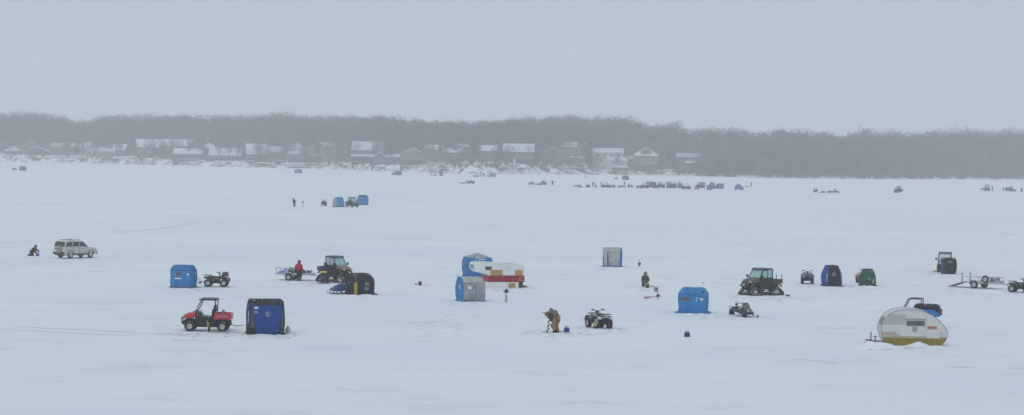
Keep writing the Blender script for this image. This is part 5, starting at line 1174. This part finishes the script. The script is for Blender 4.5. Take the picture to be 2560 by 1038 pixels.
MB().box((1.15, 0, .78), (.5, .9, .5)).build('front_box', M('box_pale', (.38, .33, .30), .7, .2, 4, snow=.3), t, bev=.02); MB().box((1.1, -.46, .8), (.3, .02, .26)).build('sign_panel', M('panel_blue', (.14, .19, .28), .5), t)
atv(P(2551, 731), A(-28), 'olive quad cut off by the right edge, hitched near the ramp trailer', M('atv_olive', (.06, .055, .045), .5, .3, 6, snow=.35), rim=galv)
# ---- teardrop caravan
def teardrop(loc, rz):
    t = thing('teardrop_caravan', loc, rz, 'silver rounded caravan with a mustard lower band half buried in drifted snow', 'caravan')
    zo = [(1.50, .0), (1.78, .30), (1.93, .70), (1.95, 1.02), (1.84, 1.40), (1.62, 1.74), (1.30, 1.98), (.85, 2.12), (.30, 2.17), (-.25, 2.12), (-.72, 2.0), (-1.15, 1.78), (-1.55, 1.45), (-1.85, 1.06), (-1.95, .78), (-1.88, .44), (-1.7, .20), (-1.48, .0)]
    zz = [(z) for x, z in zo]
    al = M('caravan_aluminium', (.60, .605, .60), .42, .06, 1.2, metal=.12); mu = M('mustard_paint', (.235, .17, .02), .5, .14, 3)
    # smooth outline
    def cr(p):
        out = []
        for i in range(len(p)-1):
            a, b, c_, d = p[max(0, i-1)], p[i], p[i+1], p[min(len(p)-1, i+2)]
            for k in range(4):
                u = k/4
                out.append(tuple(.5*((2*b[j])+(-a[j]+c_[j])*u+(2*a[j]-5*b[j]+4*c_[j]-d[j])*u*u+(-a[j]+3*b[j]-3*c_[j]+d[j])*u**3) for j in (0, 1)))
        return out+[p[-1]]
    O = cr(zo); W = 1.02
    MB().prism(O, -W, W).build('shell', al, t, bev=.035)
    def clip(lo, hi, x0=-9, x1=9):
        out = []; poly = O
        for f in (lambda p: p[1]-lo, lambda p: hi-p[1], lambda p: p[0]-x0, lambda p: x1-p[0]):
            out = []
            for i in range(len(poly)):
                a, b = poly[i-1], poly[i]; fa, fb = f(a), f(b)
                if (fa >= 0) != (fb >= 0): u = fa/(fa-fb); out.append((a[0]+(b[0]-a[0])*u, a[1]+(b[1]-a[1])*u))
                if fb >= 0: out.append(b)
            poly = out
        return poly
    def shrink(p, k=.985): return [(x*k, z) for x, z in p]
    for s in (-1, 1):
        y = s*W
        MB().prism(shrink(clip(.0, .52)), y-.006, y+.006).build('mustard_band', mu, t)
        for z0, z1, x0 in ((.545, .575, -9), (.63, .675, .86), (.73, .785, 1.12)): MB().prism(shrink(clip(z0, z1, x0)), y-.005, y+.005).build('stripe', mu, t)
        MB().prism(shrink(clip(.485, .505)), y-.009, y+.009).build('trim_strip', trim, t)
        f = MB().box((-.05, y, 1.36), (1.16, .04, .40)).build('window', trim, t, bev=.01); MB().box((-.05, y+s*.018, 1.36), (1.06, .02, .30)).build('pane', M('caravan_pane', (.11, .105, .11), .2, .3, 3), f)
        MB().box((-.05, y+s*.02, 1.60), (1.22, .05, .03)).build('awning_rail', steel, t)
        MB().box((-.02, y, 1.02), (.30, .03, .30)).build('hatch', M('hatch_grey', (.30, .31, .33), .5), t, bev=.01)
        d = MB()
        for x0, z0, x1, z1 in ((-.68, .03, -.68, 1.95), (-.68, .03, -1.4, .03), (-.68, 1.62, .5, 1.62)): d.box(((x0+x1)/2, y, (z0+z1)/2), (abs(x0-x1)+.012, .016, abs(z0-z1)+.012))
        d.build('door_seam', M('seam_grey', (.17, .17, .18), .6), t)
        MB().box((-1.06, y, .545), (.74, .02, .09)).build('hatch_frame', al, t, bev=.005)
        sg_ = MB().box((-1.03, y, 1.12), (.56, .03, .19)).build('sign', M('sign_orange', (.44, .29, .19), .6, .2, 6), t)
        for k in range(6): MB().box((-1.03-.22+.088*k, y+s*.02, 1.12), (.05, .014, .10 if k % 2 else .07)).build('lettering', M('sign_red', (.24, .07, .05), .6), sg_)
        MB().box((.0, y, .86), (.09, .03, .03)).build('marker_light', M('tail_lamp_red', (.28, .03, .035), .3), t); MB().lathe([(.035, 0), (.03, .03)], (-1.58, y, .76), (0, s, 0), 10).build('marker_light', M('tail_lamp_red', (.28, .03, .035), .3), t)
        MB().lathe([(.03, 0), (.025, .03)], (1.12, y, .35), (0, s, 0), 10).build('fuel_cap', trim, t)
        MB().prism(arc(-.40, -.06, .34, 170, 10, 10), y-.012, y+.012).build('wheel_arch', zip_, t)
        # patchy dull skin panel
        MB().prism(shrink(clip(1.25, 1.86, .55), .97), y-.004, y+.004).build('skin_panel', M('aluminium_dull', (.43, .42, .405), .5, .08, 2, metal=.1), t)
        tr = MB()
        e = [(x, z) for x, z in O]
        tr.tube([(x, y, z) for x, z in e], .018, 5).build('edge_trim', M('edge_grey', (.26, .27, .28), .5, metal=.3), t)
    MB().box((1.80, 0, 1.40), (.05, 1.3, .56), ry=-.36).build('front_window', trim, t); MB().box((1.83, 0, 1.405), (.05, 1.15, .44), ry=-.36).build('pane', glassd, t)
    for y in (-.9, .9): pass
    a = MB().tube([(1.5, .55, .12), (2.55, 0, .22)], .045, 6).tube([(1.5, -.55, .12), (2.55, 0, .22)], .045, 6).tube([(2.4, 0, .22), (2.75, 0, .24)], .05, 6); a.build('tongue', M('tongue_rust', (.10, .075, .06), .8, .3, 6, snow=.5), t)
    MB().tube([(2.45, 0, .0), (2.45, 0, .72)], .035, 8).tube([(2.18, -.1, .1), (2.18, -.1, .50)], .035, 8).tube([(2.02, -.1, .42), (2.34, -.1, .42)], .018, 6).build('jack', M('jack_dark', (.05, .055, .055), .6), t)
    MB().box((2.6, -.15, .06), (.4, .3, .14)).box((2.3, -.25, .03), (.5, .1, .1)).build('blocking', M('block_wood', (.42, .30, .22), .8, .2, 6, snow=.7), t)
teardrop(P(2280, 862), A(180-3))
utv(P(2283, 818), A(163), 'blue side-by-side with a bare roll cage behind the silver caravan', M('utv_blue', (.03, .17, .50), .4, snow=.15), roof=False, group=None, bedh=.5)
b0 = P(2283, 818); ca = A(163)
def rel(x, y, z): return b0+Vector((math.cos(ca)*x-math.sin(ca)*y, math.sin(ca)*x+math.cos(ca)*y, z))
t, sf, patch, line = shelter(rel(-.90, 0, .76), ca+A(180), 'blue and black folded shelter riding on the bed of the blue side-by-side', [(0, .80, .58, 0, 0), (.25, .84, .64, 0, 0), (.3, .84, .64, 0, 0), (.68, .80, .60, -.02, 0), (.80, .66, .44, -.04, 0)],
    lambda s, z, tt: ('cover', F_black) if z > .28 and not (s == 3 and z < .7) else ('side_panel', F_bluel), seed=14, rad=.1, cat='folded shelter', name='folded_shelter')
MB().box((.92, -.5, .34), (.2, .22, .42)).build('strap_box', M('box_brown', (.10, .07, .07), .6), t, bev=.02)

# ---- snow drifted against the camp
dr = MB(); rg = random.Random(4)
def drift(px, py, rx, ry, h, seed):
    c = P(px, py)
    dr.grid(lambda u, v: (c.x+(u-.5)*2*rx, c.y+(v-.5)*2*ry, -.05+(h+.05)*max(0, 1-((u-.5)*2)**2-((v-.5)*2)**2)**.8*(.8+.5*mnoise.noise((u*2.5+seed, v*2.5, seed)))), 14, 10)
for k, a in enumerate(((2196, 866, 1.1, .8, .38), (2292, 866, .9, .55, .27), (2240, 868, .9, .4, .12), (2335, 868, .9, .5, .12), (2180, 870, 1.6, .6, .16), (2490, 731, .9, .7, .2), (2470, 729, .7, .4, .12), (2420, 727, .6, .4, .08), (2175, 718, .6, .3, .13), (2160, 717, .3, .3, .12), (2365, 689, .5, .4, .12), (2380, 690, .4, .3, .08),
    (885, 740, .5, .3, .16), (870, 742, .8, .3, .14), (915, 739, .7, .3, .1), (660, 838, .9, .3, .07), (700, 838, .5, .3, .06), (1500, 823, .8, .3, .06), (1905, 745, .8, .4, .14), (1950, 742, .6, .4, .1), (1860, 742, .5, .3, .1), (1720, 787, .8, .3, .1), (1755, 786, .6, .25, .07), (1180, 757, .9, .25, .07), (1250, 722, 1.2, .3, .06), (2080, 719, .7, .25, .06), (455, 722, .8, .25, .07), (845, 712, 1.1, .3, .08), (1395, 835, .5, .3, .06))):
    drift(*a, k*3.1)
o = dr.build('snow_drifts', lake.data.materials[0], None, True); tag(o, 'low snow drifts banked against the caravans and shelters', 'snow', kind='stuff')
fl = MB(); rg = random.Random(77)
for k in range(5200):
    y = 22+100*rg.random()**.8; p = Vector((rg.uniform(-30, 30), y, rg.uniform(0, 16))); r = rg.uniform(.006, .015)
    fl.add([p+Vector(q)*r for q in ((1, 0, 0), (0, 1, 0), (-1, 0, 0), (0, -1, 0), (0, 0, 1), (0, 0, -1))], [(0, 1, 4), (1, 2, 4), (2, 3, 4), (3, 0, 4), (1, 0, 5), (2, 1, 5), (3, 2, 5), (0, 3, 5)])
me = bpy.data.meshes.new('falling_snow'); me.from_pydata(fl.v, [], fl.f); me.materials.append(snowm)
o = bpy.data.objects.new('falling_snow', me); C.objects.link(o); tag(o, 'sparse snowflakes falling in the air', 'snow', kind='stuff')
# ------------------------------------------------------------------ middle distance camp
AWAY = Vector((0, -400, 0))
person(P(737, 517), A(160), 'person in dark clothing bending forward alone beside a standing auger far from camp', cloth_char, cloth_char, lean=28, headp=30, hands=((.45, .12, .75), (.42, -.1, .7)), feet=((.05, .13, .09), (-.08, -.13, .09)), hood=cloth_char, fingers=False)
auger(P(757, 518), .4, 'auger standing upright right of the lone bending person in the distance', M('auger_grey', (.07, .07, .075), .5), L=1.05)
atv(P(810, 514), A(95), 'brown quad seen from behind left of the pale blue-and-grey tent in the distance', M('atv_brown', (.09, .06, .055), .5, snow=.2))
bucket(P(812, 516), 'small dark bucket on the snow behind the brown distant quad', black)
t, sf, patch, line = shelter(P(846, 518), A(32), 'blue and grey slanted tent next to a dark side-by-side in the distance', [(0, .95, 1.0, 0, 0), (1.0, .88, .85, 0, 0), (1.75, .78, .62, .03, 0), (1.98, .55, .4, .05, 0)],
    lambda s, z, tt: ('roof', F_blue) if z > 1.7 else ('end_panel', F_grey) if s in (1, 3) else ('front_panel' if s == 0 else 'back_panel', F_bluel), seed=21, nseg=5)
patch('red_bag', M('bag_red', (.3, .05, .05), .7), 0, .5, .75, .02, .3, .05); skirt(t, .95, 1.0, F_dgrey, .12, 21)
utv(P(880, 518), A(-52), 'dark green side-by-side with a closed cab between two blue tents in the distance', M('utv_dkgreen', (.05, .065, .055), .5, snow=.3), cab=True, tracks=False, group=None)
t, sf, patch, line = shelter(P(907, 513), A(10), 'blue tent with a black top behind the dark green side-by-side in the distance', [(0, 1.05, .85, 0, 0), (.6, 1.12, .95, 0, 0), (1.2, 1.12, .95, 0, 0), (1.7, 1.05, .85, 0, 0), (2.05, .75, .5, 0, 0)],
    lambda s, z, tt: ('roof', F_navy) if z > 1.72 else ('end_panel', F_blue) if s in (1, 3) else ('front_panel' if s == 0 else 'back_panel', F_bluel), seed=22, nseg=5)
patch('window', F_win, 0, .3, .45, 1.1, 1.4)
# ------------------------------------------------------------------ far camp: things of a few pixels, one mesh each
def proto(root, name): me = flatten(root, name); kill(root); return me
dkA = M('far_paint_grey', (.07, .075, .08), .5, snow=.3); rdA = M('far_paint_red', (.22, .05, .05), .5, snow=.3); brA = M('far_paint_brown', (.12, .075, .065), .5, snow=.3)
PA = {k: proto(atv(AWAY, 0, 'x', m_), 'all_terrain_vehicle') for k, m_ in (('dark', dkA), ('red', rdA), ('brown', brA))}
PU = {}
PU['cab'] = proto(utv(AWAY, 0, 'x', dkA, cab=True), 'utility_vehicle'); PU['red'] = proto(utv(AWAY, 0, 'x', rdA, roof=True), 'utility_vehicle'); PU['open'] = proto(utv(AWAY, 0, 'x', brA, roof=False), 'utility_vehicle')
PU['blue'] = proto(utv(AWAY, 0, 'x', M('far_paint_blue', (.06, .10, .2), .5), cab=True), 'utility_vehicle'); PU['track'] = proto(utv(AWAY, 0, 'x', brA, cab=True, tracks=True), 'utility_vehicle')
PS = {k: proto(snowmobile(AWAY, 0, 'x', m_, trimm=dkA), 'snowmobile') for k, m_ in (('dark', dkA), ('blue', M('far_paint_blue', (.06, .10, .2), .5)))}
def pp(**k): return proto(person(AWAY, 0, 'x', fingers=False, **k), 'person')
sitk = dict(hip=.44, lean=20, headp=10, hands=((.38, .2, .48), (.38, -.2, .46)), feet=((.40, .2, .09), (.40, -.2, .09)))
walk = dict(lean=8, headp=8, feet=((.20, .12, .09), (-.22, -.12, .09)), hands=((.2, .26, .85), (-.05, -.27, .85)))
hivis = M('cloth_hivis', (.35, .42, .05), .8)
PP = dict(stand=pp(jacket=cloth_char, trousers=cloth_blk, hood=cloth_char), sit=pp(jacket=cloth_char, trousers=cloth_blk, hood=cloth_char, **sitk), walk=pp(jacket=cloth_blk, trousers=cloth_blk, hat=cloth_blk, **walk),
          navy=pp(jacket=cloth_navy, trousers=cloth_blk, hood=cloth_navy), hivis=pp(jacket=hivis, trousers=cloth_char, hat=hivis), brown=pp(jacket=cloth_brn, trousers=cloth_brn, hood=cloth_brn), sitred=pp(jacket=M('cloth_maroon', (.14, .04, .04), .9), trousers=cloth_blk, hood=cloth_brn, **sitk))
def pe(px, py, k, rz, label, s=1.): return place('person', PP[k], P(px, py), A(rz), label, 'person', 'people far out on the ice', s)
def at(px, py, k, rz, label, s=1.): return place('all_terrain_vehicle', PA[k], P(px, py), A(rz), label, 'ATV', 'far all-terrain vehicles', s)
def ut(px, py, k, rz, label, s=1.): return place('utility_vehicle', PU[k], P(px, py), A(rz), label, 'utility vehicle', 'far side-by-sides', s)
def sn(px, py, k, rz, label, s=1.): return place('snowmobile', PS[k], P(px, py), A(rz), label, 'snowmobile', 'far snowmobiles', s)
def ft(px, py, w_, h, col, label, rz=0, col2=None, top=.8, d=.85, kind=0):
    s_ = S(px, py); W, Hh = w_/s_/2, h/s_
    lv = [(0, W, d*W, 0, 0), (Hh*.4, W*1.03, d*W*1.03, 0, 0), (Hh*.8, W*.97, d*W*.9, 0, 0), (Hh, W*top, d*W*.55, 0, 0)] if kind == 0 else [(0, W, d*W, 0, 0), (Hh*.5, W*.9, d*W*.9, 0, 0), (Hh*.75, W*.66, d*W*.66, 0, 0), (Hh, W*.1, d*W*.1, 0, 0)]
    t, sf, patch, line = shelter(P(px, py), A(rz), label, lv, lambda s, z, tt: ('roof', col2 or col) if z > Hh*.82 else (('front_panel', 'side_panel', 'back_panel', 'side_panel')[s] if s < 4 else 'roof', col if s in (0, 2) or not col2 else col2), nseg=3, wrinkle=.01, group='far ice shelters', seed=px)
    patch('door', F_win if col not in (F_black, F_navy) else F_dgrey, 0, .3, .6, Hh*.1, Hh*.66, .03, None, None, 2, 2); return t
F_fb = fab('far_blue', (.05, .12, .34)); F_fn = fab('far_navy', (.03, .05, .13)); F_tan = fab('tan', (.22, .19, .17)); F_teal = fab('pale_teal', (.22, .27, .30)); F_vio = fab('violet_blue', (.07, .08, .24))
at(36, 426, 'red', 10, 'reddish quad beside the navy tent at the far left ice edge', 1.05); ft(57, 427, 15, 11, F_fn, 'navy tent at the far left beside a reddish quad')
ft(746, 433, 18, 10, F_vio, 'violet-blue low tent alone near the left-hand shore', kind=0, top=.55)
ut(986, 438, 'cab', 180, 'dark vehicle parked against a dark tent below the small teal cottages', .9); ft(997, 438, 15, 10, F_fn, 'dark tent with a vehicle at its left below the small teal cottages', top=.7)
pe(1077, 440, 'stand', 30, 'person standing left of the small square navy tent near the bluff'); at(1087, 440, 'dark', 0, 'dark quad left of the small square navy tent near the bluff', .9); ft(1103, 440, 9, 9, F_vio, 'small square navy tent near the bluff with a quad beside it')
at(1188, 443, 'brown', 180, 'brown quad at the left end of the group below the bluff'); 
for px, k in ((1195, 'walk'), (1200, 'stand'), (1206, 'navy'), (1210, 'brown')): pe(px, 442, k, px % 90, {1195: 'walking person, leftmost of the four people below the bluff', 1200: 'person in charcoal, second from left of the four below the bluff', 1206: 'person in navy, third from left of the four below the bluff', 1210: 'person in brown, nearest the sled among the four below the bluff'}[px])
sn(1220, 443, 'dark', 10, 'dark snowmobile parked left of the violet-blue tent below the bluff'); ft(1232, 442, 14, 9, F_vio, 'violet-blue tent at the right end of the group below the bluff')
def fartrailer(px, py, rz, label, L=4.):
    t = thing('flatbed_trailer', P(px, py), A(rz), label, 'trailer', 'far trailers')
    MB().box((0, 0, .55), (L, 1.7, .14)).box((L/2+.7, 0, .5), (1.5, .12, .1)).build('deck', galv, t)
    for x in (-.4, .4):
        for y in (-.9, .9): wheel(t, x, y, .32, .2, knob=False)
    return t
fartrailer(1156, 460, 2, 'long low trailer behind the reddish quad on the open ice', 5); at(1177, 460, 'red', -8, 'reddish quad pulling the long low trailer on the open ice', 1.25); sn(1170, 459, 'dark', 180, 'dark snowmobile carried between the low trailer and reddish quad')
at(1329, 462, 'dark', 8, 'dark quad at the left end of the far trailer beside the lone walker'); fartrailer(1345, 463, 0, 'far trailer loaded behind a small dark cab left of a lone walker', 4.5); ut(1358, 463, 'cab', 185, 'small dark cab vehicle at the right end of the far trailer', .9)
pe(1381, 464, 'walk', -60, 'lone walker right of the far trailer group', 1.08)
pe(1464, 447, 'stand', 10, 'tiny person standing alone by the ice edge below the tall dark house', 1.05)
sn(1445, 469, 'dark', -20, 'dark snowmobile at the left end of the long camp row', 1.1); at(1470, 469, 'dark', 100, 'dark quad second from the left end of the long camp row', 1.05)
pe(1483, 467, 'stand', 90, 'person standing right of the second quad of the long camp row'); pe(1491, 470, 'sit', 160, 'seated person in the gap left of the reddish vehicle of the long camp row'); pe(1502, 467, 'brown', 0, 'person in brown standing at the left of the reddish vehicle of the camp row')
ut(1514, 470, 'red', 180, 'reddish roofed side-by-side beside the seated person in the long camp row'); at(1530, 470, 'dark', 0, 'dark quad touching the reddish roofed side-by-side of the camp row', 1.1)
sn(1554, 470, 'dark', 180, 'dark snowmobile between the quad and two seated people of the camp row', 1.1); pe(1561, 466, 'stand', 150, 'person standing behind the snowmobile in the middle of the camp row'); pe(1573, 470, 'sit', -120, 'seated person, left one of the pair right of the camp row snowmobile', 1.15); pe(1579, 470, 'sit', -60, 'seated person, right one of the pair right of the camp row snowmobile')
at(1598, 471, 'red', 170, 'reddish quad in front of the tan tent of the camp row'); ut(1612, 471, 'open', 10, 'brown open side-by-side in front of the tan tent of the camp row'); ft(1622, 468, 14, 14, F_tan, 'tan tent left of the dark blue domed tent in the camp row')
ft(1633, 469, 15, 14, F_fn, 'dark blue domed tent in the camp row', top=.5); at(1640, 472, 'brown', 0, 'brown quad before the dark blue domed tent of the camp row'); ut(1650, 470, 'cab', -20, 'tall dark cab vehicle right of the dark blue domed tent'); pe(1660, 471, 'navy', 40, 'person in navy standing right of the tall dark cab vehicle')
ft(1671, 470, 12, 16, F_teal, 'pale teal tent next to the brown vehicle in the camp row'); ut(1681, 471, 'open', 100, 'dark brown vehicle between the pale teal and pale grey tents', 1.1); pe(1670, 473, 'stand', 0, 'person standing in front of the pale teal tent of the camp row'); ft(1691, 470, 10, 13, F_lgrey, 'pale grey tent in the middle of the camp row')
ft(1701, 471, 11, 13, F_fb, 'blue tent right of the pale grey tent in the camp row'); pe(1699, 463, 'stand', 0, 'person behind the pale grey tent of the camp row')
ut(1716, 474, 'open', 180, 'open side-by-side with a roll cage in front of the camp row, hitched to a trailer', 1.05); fartrailer(1742, 474, 180, 'low trailer hitched to the caged side-by-side in front of the camp row', 4)
ut(1748, 471, 'blue', 180, 'blue and brown cab vehicle behind the low trailer of the camp row', 1.05); ft(1757, 470, 12, 14, F_tan, 'tan tent behind the blue cab vehicle of the camp row')
ft(1774, 475, 14, 12, F_vio, 'dark violet tent standing foremost at the right of the camp row'); ft(1780, 470, 13, 14, F_brown, 'brown tent behind the dark violet tent'); at(1788, 472, 'brown', 60, 'brown quad between the brown tent and the broad blue tent'); ft(1800, 472, 18, 13, F_fb, 'broad clear blue tent at the right of the camp row', top=.9)
ft(1846, 474, 20, 14, F_fb, 'peaked blue tent standing apart right of the camp row', kind=1); at(1855, 475, 'brown', 80, 'brown quad at the right corner of the peaked blue tent', .9)
o = MB().prism([(-1.0, .1), (-.8, 0), (.7, 0), (1.0, .15), (.2, .4), (-.3, .4)], -.4, .4).build('sled', dkA); o.location = P(1868, 468); tag(o, 'dark flat sled between the peaked blue tent and the walker', 'sled')
pe(1878, 468, 'walk', 30, 'walker at the far right end of the camp row', 1.05)
at(1540, 449, 'dark', 0, 'dark quad near shore left of the grey-green tent', .95); ft(1564, 450, 16, 11, F_dgreen, 'grey-green dome tent near shore below the brown boathouse', top=.7); pe(1556, 450, 'stand', 0, 'person standing at the left edge of the grey-green tent near shore', 1.1)
pe(2035, 481, 'sitred', -40, 'seated person in maroon, left one of two on the right-hand ice', 1.1); pe(2042, 481, 'sitred', -120, 'seated person in maroon, right one of two on the right-hand ice')
heap('shelter_pack', P(2056, 482), 0, (2.0, 1.2, .7), F_vio, 'low blue folded shelter right of the two seated people in maroon', 'folded shelter', 31); bucket(P(2068, 481), 'tiny bucket between the blue folded shelter and two snowmobiles', black)
sn(2078, 483, 'dark', 178, 'dark snowmobile, left of the pair on the right-hand ice', .95); sn(2089, 483, 'dark', 4, 'dark snowmobile, right of the pair on the right-hand ice', .95); pe(2086, 481, 'sit', 0, 'person sitting between the paired snowmobiles on the right-hand ice')
ut(2246, 482, 'track', 205, 'brown tracked side-by-side driving alone across the right-hand ice', 1.0)
heap('snow_spray', P(2256, 483), 0, (2.2, 1.2, .5), snowm, 'low puff of thrown snow behind the lone tracked side-by-side', 'snow', 41)
ut(2468, 478, 'cab', -95, 'grey cab vehicle facing the camera at the right edge of the ice', 1.2); at(2459, 476, 'dark', 170, 'dark quad behind the grey cab vehicle at the right edge'); pe(2481, 479, 'stand', 180, 'person standing against the right side of the grey cab vehicle', 1.15)
pe(2508, 478, 'hivis', -90, 'person in a yellow-green jacket left of the violet tent at the right edge'); ft(2522, 478, 17, 10, F_vio, 'violet tent low on the ice at the right edge', kind=0, top=.6); pe(2528, 476, 'stand', 0, 'person standing directly behind the violet tent at the right edge', 1.1); at(2532, 479, 'red', 0, 'reddish quad at the right corner of the violet tent', 1.0)
pe(2554, 481, 'walk', 100, 'walker at the very right edge of the ice', 1.0)
